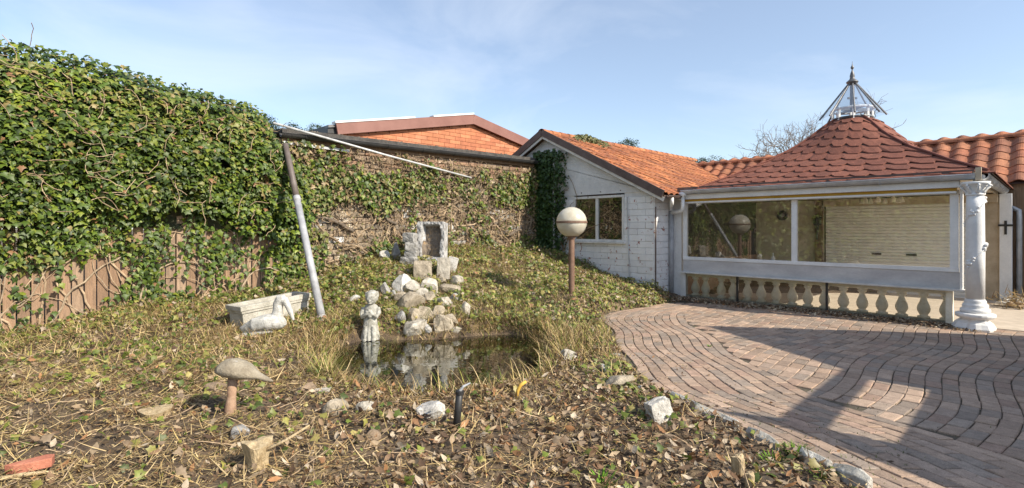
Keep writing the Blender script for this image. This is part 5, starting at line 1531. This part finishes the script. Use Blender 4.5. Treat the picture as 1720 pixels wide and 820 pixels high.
ROCKS = [  # px, base py, width px, height px, colour, label, group
    (687, 446, 28, 14, GREY, 'wide flat grey block at the bottom of the stack left of the upright trough', CAS, 'b'),
    (690, 433, 21, 11, GREY, 'second grey block from the bottom of the stack left of the trough', CAS, 'b'),
    (689, 422, 22, 14, GREY, 'second grey block from the top of the stack left of the trough', CAS, 'b'),
    (687, 408, 21, 15, GREY, 'topmost grey block of the stack left of the trough', CAS, 'b'),
    (668, 416, 15, 14, GREY, 'round grey stone at the upper left of the block stack', CAS, 'r'),
    (663, 436, 16, 24, GREY, 'tall grey stone leaning on the left of the block stack', CAS, 'r'),
    (647, 437, 18, 14, WHITE, 'white stone lying farthest left beside the block stack', CAS, 'r'),
    (708, 470, 31, 30, TAN, 'square buff block under the left foot of the trough', CAS, 'b'),
    (744, 471, 22, 36, PALE, 'upright pale block under the right foot of the trough', CAS, 'b'),
    (759, 458, 17, 25, WHITE, 'white slab leaning to the right of the trough', CAS, 't'),
    (669, 466, 14, 11, BROWN, 'small round brown stone left of the buff block', CAS, 'r'),
    (674, 493, 30, 28, WHITE, 'white lump with a pointed foot on the left of the cascade', CAS, 'r'),
    (691, 496, 29, 21, PALE, 'pale stone right of the white lump with the pointed foot', CAS, 'r'),
    (719, 494, 27, 27, PALE, 'middle pale stone just under the buff block', CAS, 'r'),
    (750, 498, 37, 23, TAN, 'broad tan stone at the upper right of the cascade', CAS, 'r'),
    (766, 480, 22, 14, PALE, 'small pale stone above the broad tan stone', CAS, 'r'),
    (687, 522, 42, 30, TAN, 'large flat tan stone halfway down on the left of the cascade', CAS, 'r'),
    (723, 512, 26, 18, TAN, 'low tan stone in the centre of the cascade', CAS, 'r'),
    (762, 508, 17, 13, GREY, 'small grey stone at the right edge of the cascade', CAS, 'r'),
    (695, 545, 29, 26, TAN, 'rounded tan stone sitting on the left waterside boulder', CAS, 'r'),
    (694, 569, 36, 32, PALE, 'left waterside boulder at the foot of the cascade', CAS, 'r'),
    (734, 535, 24, 22, TAN, 'tan stone above the right waterside boulder', CAS, 'r'),
    (738, 567, 36, 30, TAN, 'right waterside boulder at the foot of the cascade', CAS, 'r'),
    (781, 533, 17, 25, PALE, 'upright pale stone standing alone right of the cascade', CAS, 'r'),
    (765, 562, 18, 10, PALE, 'flat pale stone at the water edge right of the boulders', CAS, 'r'),
    (646, 500, 14, 22, GREY, 'grey upright stone behind the statue shoulder', CAS, 'r'),
    (659, 505, 12, 16, GREY, 'small grey stone right of the upright one behind the statue', CAS, 'r'),
    (591, 509, 20, 11, WHITE, 'flat white stone in the grass left of the statue', CAS, 'r'),
    (540, 664, 32, 11, PALE, 'flat pale stone at the near left corner of the pond', 'rocks along the near rim of the pond', 'r'),
    (562, 700, 46, 30, TAN, 'lichened buff rock left of its neighbour on the near pond rim', 'rocks along the near rim of the pond', 'r'),
    (612, 696, 34, 22, PALE, 'grey white rock second along the near pond rim', 'rocks along the near rim of the pond', 'r'),
    (726, 703, 64, 37, WHITE, 'big white rock with dark hollows beside the black pipe', 'rocks along the near rim of the pond', 'r'),
    (626, 741, 28, 20, BROWN, 'round brown cobble in the leaves below the pond rim', None, 'r'),
    (396, 737, 42, 26, GREY, 'flat grey stone lying in front of the mushroom ornament', None, 'r'),
    (355, 660, 38, 20, BROWN, 'flat brown stone left of the mushroom ornament stalk', None, 'r'),
    (513, 664, 36, 22, BROWN, 'brown stone half buried left of the pond corner', None, 'r'),
    (957, 609, 36, 24, PALE, 'pale rough rock in the dry grass right of the pond', None, 'r'),
    (1011, 626, 17, 17, WHITE, 'little white stone above the rounded tan rock', None, 'r'),
    (1040, 655, 62, 31, TAN, 'rounded tan rock against the edge of the drive', None, 'r'),
    (1075, 658, 16, 12, WHITE, 'little white stone right of the rounded tan rock', None, 'r'),
    (1036, 603, 20, 12, PALE, 'small pale stone in the straw at the drive edge', None, 'r'),
    (1110, 712, 50, 44, WHITE, 'square white block tilted beside the drive edge', None, 'b'),
    (905, 606, 22, 9, PALE, 'low pale stone at the right end of the pond', None, 'r'),
    (712, 538, 27, 22, TAN, 'low tan stone wedged between the two upper boulders of the cascade', CAS, 'r'),
    (716, 563, 17, 15, GREY, 'little dark stone between the two waterside boulders', CAS, 'r'),
    (671, 511, 23, 17, TAN, 'flat tan stone left of the large flat one in the cascade', CAS, 'r'),
    (743, 518, 28, 18, PALE, 'pale slab right of the low centre stone of the cascade', CAS, 'r'),
    (704, 505, 25, 17, PALE, 'pale stone directly above the large flat tan stone', CAS, 'r'),
    (757, 551, 23, 21, TAN, 'tan stone right of the right waterside boulder', CAS, 'r'),
    (672, 548, 21, 21, GREY, 'grey stone left of the left waterside boulder', CAS, 'r'),
    (738, 480, 20, 15, TAN, 'small tan stone below the upright pale block', CAS, 'r'),
]
stack_z = {}
for i, (px, py, w, hh, colr, label, grp, kind) in enumerate(ROCKS):
    p = G(px, py)
    if i in (1, 2, 3):          # stacked blocks stand on the lowest one
        p = stack0 + Z * stack_h + V3((px - 687) * k_m, 0, 0)
    k = m_per_px(p) if i not in (1, 2, 3) else k_m
    gro = 1.2 if grp == CAS and kind == 'r' else (.8 if i == 41 else 1.0)
    sx, sz = w * k / 2 * gro, hh * k * 1.05 / 2 * gro
    sy = sx * (.8 if kind != 't' else .45)
    if i not in (1, 2, 3) and kind == 'r': sz *= 1.12; cz = sz * (.38 if 27 < i < 43 else .66)
    else: cz = sz * .96
    c = p + V3(0, sy * .75 if i not in (1, 2, 3) else 0, cz)
    if kind in 'bt':
        mb = MB(); a = rng.uniform(-.35, .35); lean = .25 if kind == 't' else rng.uniform(-.06, .06)
        if i == 41: lean = -.22; a = .35; sy = sx * .6
        R_ = np.array(Euler((rng.uniform(-.06, .06) if i < 4 else -.1, lean, a)).to_matrix())
        bm = bmesh.new(); bmesh.ops.create_cube(bm, size=2.0); bmesh.ops.subdivide_edges(bm, edges=bm.edges[:], cuts=4, use_grid_fill=True)
        V = np.array([v.co[:] for v in bm.verts]); F = [[v.index for v in f.verts] for f in bm.faces]; bm.free()
        V = V * (1 - .05 * (np.abs(V) > .95).sum(1, keepdims=True).clip(1, 3) + .05)
        V = V + .05 * np.sin(V[:, [1, 2, 0]] * 4.1 + i) * np.sin(V[:, [2, 0, 1]] * 5.3 + i * 2)
        V = (V * (sx, sy, sz)) @ R_.T + c
    else:
        V, F = rock_geom(c, sx, sy, sz, 100 + i)
    o = mk('stone_block' if kind in 'bt' else 'rock', V, F, M['stone'], col=np.array(colr) * rng.uniform(.92, 1.06), smooth=False, label=label, cat='stone', group=grp)
    if i == 0: stack0 = c - Z * cz; k_m = k; stack_h = 0
    if i in (0, 1, 2): stack_h += sz * 1.92

# upright stone trough at the top of the cascade
p = G(724, 442); k = m_per_px(p); wT, hT = 48 * k, 68 * k
tr = thing('stone_trough', p, 'old stone trough stood on end with its brown hollow facing out above the cascade', 'trough')
ax, az_ = nrm(V3(.97, -.22, 0)), nrm(V3(.0, .16, 1)); ay = nrm(np.cross(az_, ax))
cT = p + V3(0, .16, hT / 2 + .01)
def TP(u, v, d): return cT + ax * u * wT / 2 + az_ * v * hT / 2 + ay * d
V = []; F = []; NU, NV = 22, 30
for j in range(NV + 1):
    for i in range(NU + 1):
        u = -1 + 2 * i / NU; v = -1 + 2 * j / NV
        inn = min((.72 - abs(u - .02) + .05 * math.sin(5 * v)) / .16, (.84 - abs(v - .03)) / .10)
        dd = .14 * float(np.clip(inn, 0, 1))
        e = .012 * math.sin(9 * u + 3 * v) * math.sin(7 * v) + .008 * math.sin(23 * u) * math.sin(19 * v)
        edge = (1 - .05 * (abs(v) > .97)) ; rr = .03 * math.sin(6 * v) * (abs(u) > .9)
        V.append(TP(u * edge + rr, v, -.11 + dd + e))
nf = len(V); F = [[j * (NU + 1) + i, j * (NU + 1) + i + 1, (j + 1) * (NU + 1) + i + 1, (j + 1) * (NU + 1) + i] for j in range(NV) for i in range(NU)]
Vb = [TP(u, v, .13) for u, v in ((-1, -1), (1, -1), (1, 1), (-1, 1))]
bod_V = V + Vb
rim = [list(range(NU + 1)), [j * (NU + 1) + NU for j in range(NV + 1)], [NV * (NU + 1) + i for i in range(NU, -1, -1)], [j * (NU + 1) for j in range(NV, -1, -1)]]
for q in range(4):
    F.append(rim[q][::-1] + [nf + q, nf + (q + 1) % 4])
F.append([nf + 3, nf + 2, nf + 1, nf])
inner = [f for f in F[:NU * NV] if all(abs(((np.array(V[i]) - cT) @ ax) / (wT / 2) - .02) < .66 and abs(((np.array(V[i]) - cT) @ az_) / (hT / 2) - .03) < .80 for i in f)]
outer_ = [f for f in F if f not in inner]
mk('trough_body', bod_V, outer_, M['trough'], tr, base=False)
mk('hollow', V, inner, M['trough_in'], tr, base=False)

# ------------------------------------------------------------------ globe lamp
p = G(960, 498); k = m_per_px(p)
lamp = thing('garden_lamp', p, 'brown post lamp with a large cream globe and brown band on the mound', 'lamp')
hp = (497 - 398) * k; rg = 25.5 * k
MB().lathe([(.085, -.05), (.085, .02), (.062, .04), (.058, .06), (.056, hp - .03), (.075, hp - .025), (.075, hp + .01), (.12, hp + .02), (.12, hp + .035)], p, 20).build('post', M['lamp_brown'], lamp, smooth=False, bevel=.004)
cg = p + Z * (hp + rg)
for s_, nm in ((-1, 'lower_globe'), (1, 'upper_globe')):
    prof = [(max(.004, rg * math.cos(q)), s_ * rg * math.sin(q)) for q in np.linspace(.02, math.pi / 2 - .02, 12)]
    MB().lathe(prof if s_ > 0 else prof[::-1], cg, 32).build(nm, M['globe'], lamp, smooth=True)
MB().lathe([(rg * .97, -.018), (rg * 1.035, -.018), (rg * 1.035, .018), (rg * .97, .018)], cg, 36).build('band', M['lamp_brown'], lamp)

# ------------------------------------------------------------------ pipes and poles
b0 = G(541, 536)
top = IW(WALL_L + .08, 3.13, .34)
pole = thing('leaning_pipe', b0, 'long pipe leaning to the left, dark brown above and pale grey below', 'pipe')
dlt = top - b0; kf = .655
MB().tube([b0 - dlt * .02, b0 + dlt * .012], [.075, .075], 14).build('foot_collar', M['pole_white'], pole, smooth=True)
MB().tube([b0 + dlt * .0, b0 + dlt * kf], [.060, .057], 18).build('lower_pipe', M['pipe_grey'], pole, smooth=True)
MB().tube([b0 + dlt * (kf - .015), b0 + dlt * (kf + .012)], [.064, .063], 18).build('coupling', M['pipe_grey'], pole, smooth=True)
MB().tube([b0 + dlt * kf, top], [.054, .051], 18).build('upper_pipe', M['pipe_brown'], pole, smooth=True)
pa = IW(WALL_L + .28, 3.50, .30); pb = IW(2.62, 2.83, .24)
mb = MB().tube([pa, pa + (pb - pa) * .5 - Z * .02, pb], [.023, .022, .021], 10)
mb.build('white_pole', M['pole_white'], smooth=True, label='thin white pole hanging slantwise from the gutter across the creeper', cat='pole')
p = G(765, 722); k = m_per_px(p); tp_ = p + V3(7 * k, .0, 66 * k)
pp = thing('black_pipe', p, 'black plastic pipe stub with a silvery tip standing in the leaves by the pond', 'pipe')
MB().tube([p - Z * .05, p + (tp_ - p) * .5 + V3(.004, 0, 0), tp_], [.029, .029, .028], 14).build('tube', M['black_plastic'], pp, smooth=True)
MB().tube([tp_ - Z * .03, tp_ - Z * .005], [.034, .034], 14).build('collar', M['black_plastic'], pp)
MB().tube([tp_ - Z * .01, tp_ + V3(.03, .0, .03), tp_ + V3(.085, .01, .055)], [.012, .011, .006], 8).build('tip', M['zinc'], pp)
p = G(866, 672); k = m_per_px(p)
MB().tube([p - Z * .02, p + V3(4 * k, 0, 16 * k), p + V3(9 * k, 0, 25 * k), p + V3(18 * k, .01, 30 * k)], [.018, .017, .017, .014], 10).build('yellow_stub', M['yellow_wood'], smooth=True, label='bent orange yellow stub sticking up at the near pond rim', cat='stub')

# ------------------------------------------------------------------ planter
p0 = G(407, 556); p1 = G(533, 533)
pl = thing('concrete_planter', (p0 + p1) / 2, 'oblong empty concrete planter box tilted behind the white pelican', 'planter')
k = m_per_px(p0)
e1 = nrm((p1 - p0) * V3(1, 1, 0)); e1 = nrm(e1 + V3(.0, .25, 0)); e2 = V3(-e1[1], e1[0], 0); e2 = nrm(e2 * V3(1, 1, 0)); up = nrm(Z + e1 * -.07)
e1 = nrm(e1 + Z * .07)
LN, WT, HT = 1.18, .42, .36
o_ = p0 + V3(.0, .0, -.01)
def PQ(u, v, h): return o_ + e1 * u + e2 * v + up * h
def hollow_box(u0, u1, v0, v1, h0, h1, th, nm, m, floor=True):
    mb = MB(); O = [(u0, v0), (u1, v0), (u1, v1), (u0, v1)]; I = [(u0 + th, v0 + th), (u1 - th, v0 + th), (u1 - th, v1 - th), (u0 + th, v1 - th)]
    V = [PQ(*q, h0) for q in O] + [PQ(*q, h1) for q in O] + [PQ(*q, h1) for q in I] + [PQ(*q, h0 + (.03 if floor else 0)) for q in I]
    F = []
    for i in range(4):
        j = (i + 1) % 4
        F += [[i, j, 4 + j, 4 + i], [4 + i, 4 + j, 8 + j, 8 + i], [8 + i, 8 + j, 12 + j, 12 + i]]
        if not floor: F.append([j, i, 12 + i, 12 + j])
    if floor: F += [[12, 13, 14, 15], [3, 2, 1, 0]]
    return mb.add(V, F).build(nm, m, pl, bevel=.008)
hollow_box(.04, LN - .04, .03, WT - .03, -.04, HT - .10, .05, 'box', M['concrete'])
hollow_box(.02, LN - .02, .012, WT - .012, HT - .115, HT - .075, .06, 'lower_moulding', M['concrete'], False)
hollow_box(.0, LN, .0, WT, HT - .075, HT, .075, 'rim', M['concrete'], False)
# ------------------------------------------------------------------ pelican statue
p = G(448, 560); k = m_per_px(p)
pel = None
def BX(dx, dz, dy=0.0): return p + V3(dx * k, dy - .02, dz * k)
sec = []
for dx, dz, rx, rz_ in ((-44, 8, 2, 2), (-38, 8, 7, 6), (-28, 11, 12, 10), (-12, 15, 16, 14), (4, 18, 17, 15), (18, 20, 15, 14), (27, 20, 10, 11), (33, 19, 4, 5)):
    sec.append((BX(dx, dz), V3(0, 1, 0), V3(-.12, 0, 1), rx * k, rz_ * k))
mb = MB(); mb.loft(sec, 20)
neck = [(14, 24), (19, 32), (20, 41), (20, 50), (24, 57), (31, 58)]
mb.tube([BX(*q) for q in neck], [10 * k, 9 * k, 8 * k, 7.8 * k, 8.6 * k, 7.4 * k], 14)
mb.loft([(BX(20, 50), V3(1, 0, 0), V3(0, 1, 0), 4 * k, 4 * k), (BX(24, 56), V3(1, 0, .2), V3(0, 1, 0), 11 * k, 9 * k), (BX(30, 57), V3(.6, 0, .6), V3(0, 1, 0), 7 * k, 6 * k)], 14)
mb.tube([BX(30, 57), BX(36, 48), BX(41, 36), BX(46, 22)], [6.5 * k, 5.2 * k, 4.2 * k, 2.2 * k], 12)      # beak
for sgn in (-1, 1):   # folded wings
    mb.loft([(BX(-36, 9, sgn * 5 * k), V3(1, 0, 0), V3(-.1, 0, 1), 3 * k, 2 * k), (BX(-16, 17, sgn * 13 * k), V3(0, 1, 0), V3(-.1, 0, 1), 5 * k, 11 * k), (BX(6, 21, sgn * 14 * k), V3(0, 1, 0), V3(-.1, 0, 1), 5 * k, 10 * k), (BX(18, 23, sgn * 11 * k), V3(0, 1, 0), V3(-.1, 0, 1), 3 * k, 6 * k)], 12)
mb.loft([(BX(-30, -4), V3(1, 0, 0), V3(0, 1, 0), 24 * k, 13 * k), (BX(-10, 3), V3(1, 0, 0), V3(0, 1, 0), 26 * k, 13 * k), (BX(-8, 8), V3(1, 0, 0), V3(0, 1, 0), 24 * k, 11 * k)], 16)
o = mb.build('pelican_statue', M['pelican'], remesh=.0085, smooth=True, label='white concrete pelican lying with its long beak tucked down beside the planter', cat='statue')
# ------------------------------------------------------------------ child statue by the water
p = G(623, 568); k = m_per_px(p); Hs = 78 * k
def SX(dx, dz, dy=0.0): return p + V3(dx * k, dy * k, dz * k)
mb = MB()
# gown with spreading hem
hem = []
for dz, rx, ry in ((-4, 15, 12), (2, 15, 12), (10, 13.5, 11), (20, 12, 10), (30, 11, 9.5), (38, 10.5, 9), (44, 12, 9), (50, 12.5, 8.5), (54, 10, 7), (57, 5, 5)):
    hem.append((SX(-1 + (dz > 30) * 1.5, dz, 0), V3(1, 0, 0), V3(0, 1, 0), rx * k, ry * k))
mb.loft(hem, 24)
V = np.array(mb.V); a = np.arctan2(V[:, 1] - p[1], V[:, 0] - p[0]); fz = np.clip(1 - (V[:, 2] - p[2]) / (32 * k), 0, 1)
fac = 1 + .13 * fz * np.sin(a * 7 + 1.0)
V[:, 0] = p[0] + (V[:, 0] - p[0]) * fac; V[:, 1] = p[1] + (V[:, 1] - p[1]) * fac
mb.V = [tuple(v) for v in V]
# legs under the gown hem, arms folded to the chest, bowed head with hair
for sg in (-1, 1):
    mb.tube([SX(sg * 6, 20, -6), SX(sg * 7, 8, -8), SX(sg * 7, -2, -9), SX(sg * 8, -3, -14)], [5 * k, 4.4 * k, 3.6 * k, 3 * k], 10)
    mb.tube([SX(sg * 11.5, 50, 0), SX(sg * 14, 42, -3), SX(sg * 12, 36, -8), SX(sg * 4, 42, -12), SX(sg * 2, 46, -13)], [4.4 * k, 4 * k, 3.6 * k, 3 * k, 2.8 * k], 10)
    for f_ in range(4):
        mb.tube([SX(sg * 3, 43 + f_ * 1.6, -12.5), SX(sg * .2, 45.5 + f_ * 1.3, -14.5)], [1.1 * k, .8 * k], 6)
mb.tube([SX(1, 53, -1), SX(2, 60, -3)], [5 * k, 4.6 * k], 10)
def ell(c, rx, ry, rz_, n=16):
    bm = bmesh.new(); bmesh.ops.create_uvsphere(bm, u_segments=n, v_segments=n // 2 + 2, radius=1)
    V = [np.array(v.co[:]) * (rx, ry, rz_) + c for v in bm.verts]; F = [[v.index for v in f.verts] for f in bm.faces]; bm.free(); mb.add(V, F)
ell(SX(2, 67, -4), 9.5 * k, 10 * k, 11.5 * k)
ell(SX(2.5, 70, -1), 10.5 * k, 10.5 * k, 10 * k)
ell(SX(1, 62.5, -13.5), 1.8 * k, 2 * k, 2.2 * k, 8)
ell(SX(1, 58.5, -11.5), 3.2 * k, 2 * k, 1.2 * k, 8)
for sg in (-1, 1):
    ell(SX(2 + sg * 3.6, 65.5, -12.3), 2 * k, 1.4 * k, 1.2 * k, 8); ell(SX(2 + sg * 9.6, 65, -3), 1.4 * k, 2 * k, 2.6 * k, 8)
for q in range(14):
    a = q * .62; ell(SX(2 + 9 * math.cos(a), 72 + 2.5 * math.sin(q * 1.7), -1 + 8 * math.sin(a)), 3 * k, 3 * k, 3 * k, 8)
ell(SX(1, 41, -11), 5 * k, 4 * k, 7 * k, 10)      # bundle held to the chest
o = mb.build('child_statue', M['statue'], remesh=.0065, smooth=True, label='pale stone child in a long gown with bowed head standing at the pond edge', cat='statue')

# ------------------------------------------------------------------ mushroom ornament with a drooping beaked cap
p = G(387, 694); k = m_per_px(p)
ms = thing('mushroom_ornament', p, 'buff stone mushroom ornament with a lopsided cap on a rusty brown stalk', 'garden ornament')
MB().tube([p - Z * .05, p + V3(0, 0, 10 * k), p + V3(2 * k, 0, 30 * k), p + V3(4 * k, 0, 58 * k)], [11 * k, 9 * k, 7.2 * k, 8 * k], 14).build('stalk', M['stalk'], ms, smooth=True)
mb = MB()
cc = p + V3(14 * k, 0, 72 * k)
ax1 = nrm(V3(1, -.1, -.22)); ax2 = V3(.1, 1, 0)
secs = []
for u, rr, zz in ((-36, 4, -7), (-33, 14, -3), (-25, 22, 0), (-12, 26, 1), (2, 25, 0), (14, 21, -1), (24, 15, -3), (34, 9, -5), (44, 7, -7), (54, 4.5, -9), (60, 1.5, -10)):
    secs.append((cc + V3(u * k * .98, 0, (-u * .17 + zz + 1) * k), V3(0, 1, 0), nrm(V3(.2, 0, 1)), rr * k * 1.05, rr * k * .60))
mb.loft(secs, 22)
V = np.array(mb.V); low_ = V[:, 2] < cc[2] - 10 * k
mb.V = [tuple(v) for v in V]
mb.build('cap', M['mushroom'], ms, remesh=.009, smooth=True)

# ------------------------------------------------------------------ stumps, shard, sticks
def stump(px, py, wpx, hpx, label, flare=1.1, mname='cut_stump'):
    p = G(px, py); k = m_per_px(p); r = wpx * k / 2; h = hpx * k
    t = thing(mname, p, label, 'tree stump', 'cut stumps in the bed')
    def ringp(rr, z, jag=0): return [p + V3(0, r * .6, 0) + V3(rr * math.cos(q) * (1 + .10 * math.sin(3 * q + px) + .05 * math.sin(8 * q)), rr * math.sin(q) * (1 + .1 * math.sin(3 * q + px)), z + jag * (math.sin(5 * q + px) * .4 + math.sin(2 * q))) for q in np.linspace(0, 2 * math.pi, 25)[:-1]]
    jag = h * .08
    A = ringp(r * 1.05 * .82, -.05); B = ringp(r * .82, h * .3); C = ringp(r * flare * .95, h * .97, jag)
    n = 24
    mk('bark', A + B + C, [[i * n + q, i * n + (q + 1) % n, (i + 1) * n + (q + 1) % n, (i + 1) * n + q] for i in range(2) for q in range(n)], M['stump'], t, smooth=False)
    D = [c + V3(0, 0, -.0) for c in ringp(r * flare * .95, h * .97, jag)]; E = ringp(r * .5, h * 1.0, jag * .6); ct = p + V3(0, r * .6, h * .98)
    mk('cut_face', D + E + [ct], [[q, (q + 1) % n, n + (q + 1) % n, n + q] for q in range(n)] + [[n + q, n + (q + 1) % n, 2 * n] for q in range(n)], M['stump'], t)
    return p, k
stump(250, 706, 52, 13, 'flat low cut stump disc in the mulch on the left', 1.0)
pS, kS = stump(426, 790, 42, 44, 'taller pale split stump with a stick leaning from it', 1.22)
stump(1243, 806, 24, 36, 'small cut shoot stump near the drive edge at the bottom', .95)
stump(1262, 818, 18, 20, 'smallest dark cut shoot right beside the other small stump', .9)
q = pS + V3(14 * kS, .02, 30 * kS)
MB().tube([q, q + V3(34 * kS, .05, 14 * kS), q + V3(70 * kS, .08, 36 * kS)], [.011, .010, .007], 8).build('dry_stick', M['stump'], smooth=True, label='pale dry stick leaning up to the right from the split stump', cat='stick')
a, b = G(-20, 815), G(95, 797)
MB().tube([a + Z * .02, (a + b) / 2 + Z * .03, b + Z * .02], [.016, .014, .008], 8).build('dry_stick', M['stump'], smooth=True, label='pale stick lying under the red tile shard at the left edge', cat='stick')
a, b = G(545, 818), G(640, 800)
MB().tube([a + Z * .012, (a + b) / 2 + Z * .03, b + Z * .02], [.009, .008, .004], 6).build('dry_stick', M['stump'], smooth=True, label='slim stick lying in the leaves at the bottom left of the pipe', cat='stick')
p = G(44, 800); k = m_per_px(p)
poly = [p + V3(x * k * .72, y * k * .72, 0) for x, y in ((-44, -8), (-20, 14), (12, 40), (30, 42), (40, 22), (10, 2), (-20, -10))]
poly = [q_ + Z * (.02 + .10 * (q_[1] - p[1])) for q_ in poly]
MB().prism(poly, Z * .06).build('tile_shard', M['terracotta'], label='broken red clay tile shard lying at the left edge', cat='tile shard', bevel=.006)

# clutter beyond the column
p = V3(10.15, 10.35, 0)
hp_ = thing('rubble_heap', p, 'small heap of white shards and straw at the foot of the rear corner post', 'rubble heap')
for i in range(16):
    c = p + V3(rng.normal(0, .16), rng.normal(0, .16), abs(rng.normal(.06, .07)) + .03)
    V, F = rock_geom(c, rng.uniform(.05, .11), rng.uniform(.05, .1), rng.uniform(.03, .06), 500 + i, 6, 2)
    mk('shard', V, F, M['stone'], hp_, col=WHITE if rng.random() < .6 else (.5, .36, .22), base=False)
n = 260
P = p + rng.normal(0, .2, (n, 3)) * (1, 1, 0) + np.abs(rng.normal(.12, .09, (n, 1))) * Z
V, F, C = place(BLADE_V, BLADE_F, P, frames(rng.normal(0, 1, (n, 3)), rng.normal(0, 1, (n, 3))), np.stack([np.full(n, .012), rng.uniform(.12, .25, n), np.full(n, .05)], 1), pick(STRAW_PAL, n))
mk('straw_tangle', V, F, M['straw'], hp_, col=C, kind='stuff', base=False)

# dead leaves floating and dark weed in the pond
n = 1100
x = rng.uniform(PONDW[:, 0].min(), PONDW[:, 0].max(), n); y = rng.uniform(PONDW[:, 1].min(), PONDW[:, 1].max(), n); sd_ = pond_sd(x, y)
ok = (sd_ < -.03) & (rng.random(n) < np.where(sd_ > -.4, .8, .18)); x, y = x[ok], y[ok]; n = len(x)
P = np.stack([x, y, np.full(n, WATER_Z + .003)], 1)
V, F, C = place(LEAF_V * (1, 1, .2), LEAF_F, P, frames(np.tile(Z, (n, 1)) + rng.normal(0, .04, (n, 3)), rng.normal(0, 1, (n, 3))), rng.uniform(.02, .06, n), pick([(.12, .13, .03), (.2, .15, .06), (.09, .10, .02)], n))
o = mk('floating_leaves', V, F, M['dead'], col=C, kind='stuff', base=False); tag(o, 'small leaves floating near the pond rim')

# ------------------------------------------------------------------ trees beyond the buildings
M['twig'] = mat('grey_twig', (0.20, 0.165, 0.14), (0.30, 0.26, 0.23), 0.95, 3)
def bare_tree(px, base_y, d, h, spread, label, seed, depth=7):
    r = np.random.default_rng(seed)
    x = (px - CX) / FPX * d; p = V3(x, d, 0)
    t = thing('bare_tree', p, label, 'tree', 'bare trees beyond the roofs')
    trunk = MB(); br = MB()
    def grow(p0, d0, ln, rad, lv):
        n = 4; P = [p0]; dd = d0
        for i in range(n):
            dd = nrm(dd + r.normal(0, .10, 3) + Z * .03); P.append(P[-1] + dd * ln / n)
        (trunk if lv == 0 else br).tube(P, [rad * (1 - .35 * i / n) for i in range(n + 1)], 6 if lv < 2 else 4, False)
        if lv >= depth: return
        for c in range(3 if lv < 5 else 2):
            q = nrm(dd + r.normal(0, .55 * spread, 3)); i = n if c == 0 else r.integers(2, n + 1)
            grow(P[i], q, ln * r.uniform(.62, .85), rad * .64, lv + 1)
    grow(p - Z * .2, nrm(V3(.03, 0, 1)), h * .34, h * .022, 0)
    trunk.build('trunk', M['bark'], t); br.build('branches', M['twig'], t, kind='stuff')
    return t
bare_tree(1275, 0, 34, 9.0, 1.15, 'bare winter tree behind the roofs left of the shingle bell', 4)
bare_tree(1345, 0, 33, 9.0, 1.0, 'bare winter tree rising just left of the glass cupola', 9)
bare_tree(1575, 0, 40, 10.0, .9, 'faint bare treetop over the roof right of the pavilion', 12, 5)
def pine(px, ytop, d, wpx, label, seed):
    r = np.random.default_rng(seed); k = d / FPX
    x = (px - CX) * k; zt = CAMH + (HY - ytop) * k; rad = wpx * k / 2
    t = thing('pine_tree', V3(x, d, 0), label, 'tree', 'pines far behind the roofs')
    MB().tube([V3(x, d, -.2), V3(x + .2, d, zt * .5), V3(x, d, zt - rad * .6)], [.3, .24, .1], 8).build('trunk', M['bark'], t)
    L_ = []
    for c in range(26):
        cc = V3(x, d, zt - rad * .9) + r.normal(0, 1, 3) * (rad * .5, rad * .5, rad * .42)
        cc[2] = min(cc[2], zt - rad * .2)
        m_ = 70
        P = cc + r.normal(0, 1, (m_, 3)) * rad * (.20, .20, .13)
        L_.append(place(LEAF_V, LEAF_F, P, frames(r.normal(0, 1, (m_, 3)) + Z, r.normal(0, 1, (m_, 3))), r.uniform(.10, .2, m_) * rad * .9, np.array([(.045, .07, .028), (.06, .09, .035), (.035, .055, .025)])[r.integers(3, size=m_)]))
    V, F, C = cat_(L_); mk('crown', V, F, M['far_leaf'], t, col=C, kind='stuff', base=False)
pine(449, 191, 45, 40, 'rounded pine top just right of the hedge crest', 1)
pine(496, 207, 55, 38, 'low pine top between the hedge and the brick building', 2)
pine(531, 209, 60, 26, 'sliver of dark pine against the left of the brick gable', 3)
pine(1056, 234, 50, 38, 'dark pine top peeking over the orange tiled ridge', 4)
pine(1174, 263, 60, 30, 'small pine top left of the pair over the roof valley', 5)
pine(1212, 262, 62, 34, 'small pine top under the bare branches at the roof valley', 6)

# unseen hedge added left behind the camera to darken the window reflections
hb = thing('reflection_hedge', V3(-12.5, -4, 0), 'unseen tall conifer hedge added behind the camera to darken window reflections', 'hedge')
ha, hb1 = V3(-8.8, 5.2, 0), V3(-11.5, -16, 0)
dH = nrm(hb1 - ha); nH = V3(-dH[1], dH[0], 0)
if nH[0] < 0: nH = -nH
LH = np.linalg.norm(hb1 - ha)
mb = MB(); mb.beam(ha + Z * 2.1 - nH * .5, hb1 + Z * 2.1 - nH * .5, .8, 4.3); mb.build('inner_growth', M['bark'], hb)
n = 9000; s_ = rng.uniform(0, LH, n); zq = rng.uniform(0, 4.6, n)
P = ha + np.outer(s_, dH) + np.outer(zq, Z) + np.outer(rng.normal(0, .15, n), nH)
V, F, C = place(IVY_V, IVY_F, P, frames(nH + Z * .4 + rng.normal(0, .5, (n, 3)), -Z + rng.normal(0, .5, (n, 3))), rng.uniform(.12, .26, n), pick(IVY_PAL, n, .3))
mk('foliage', V, F, M['ivy'], hb, col=C, kind='stuff', base=False)
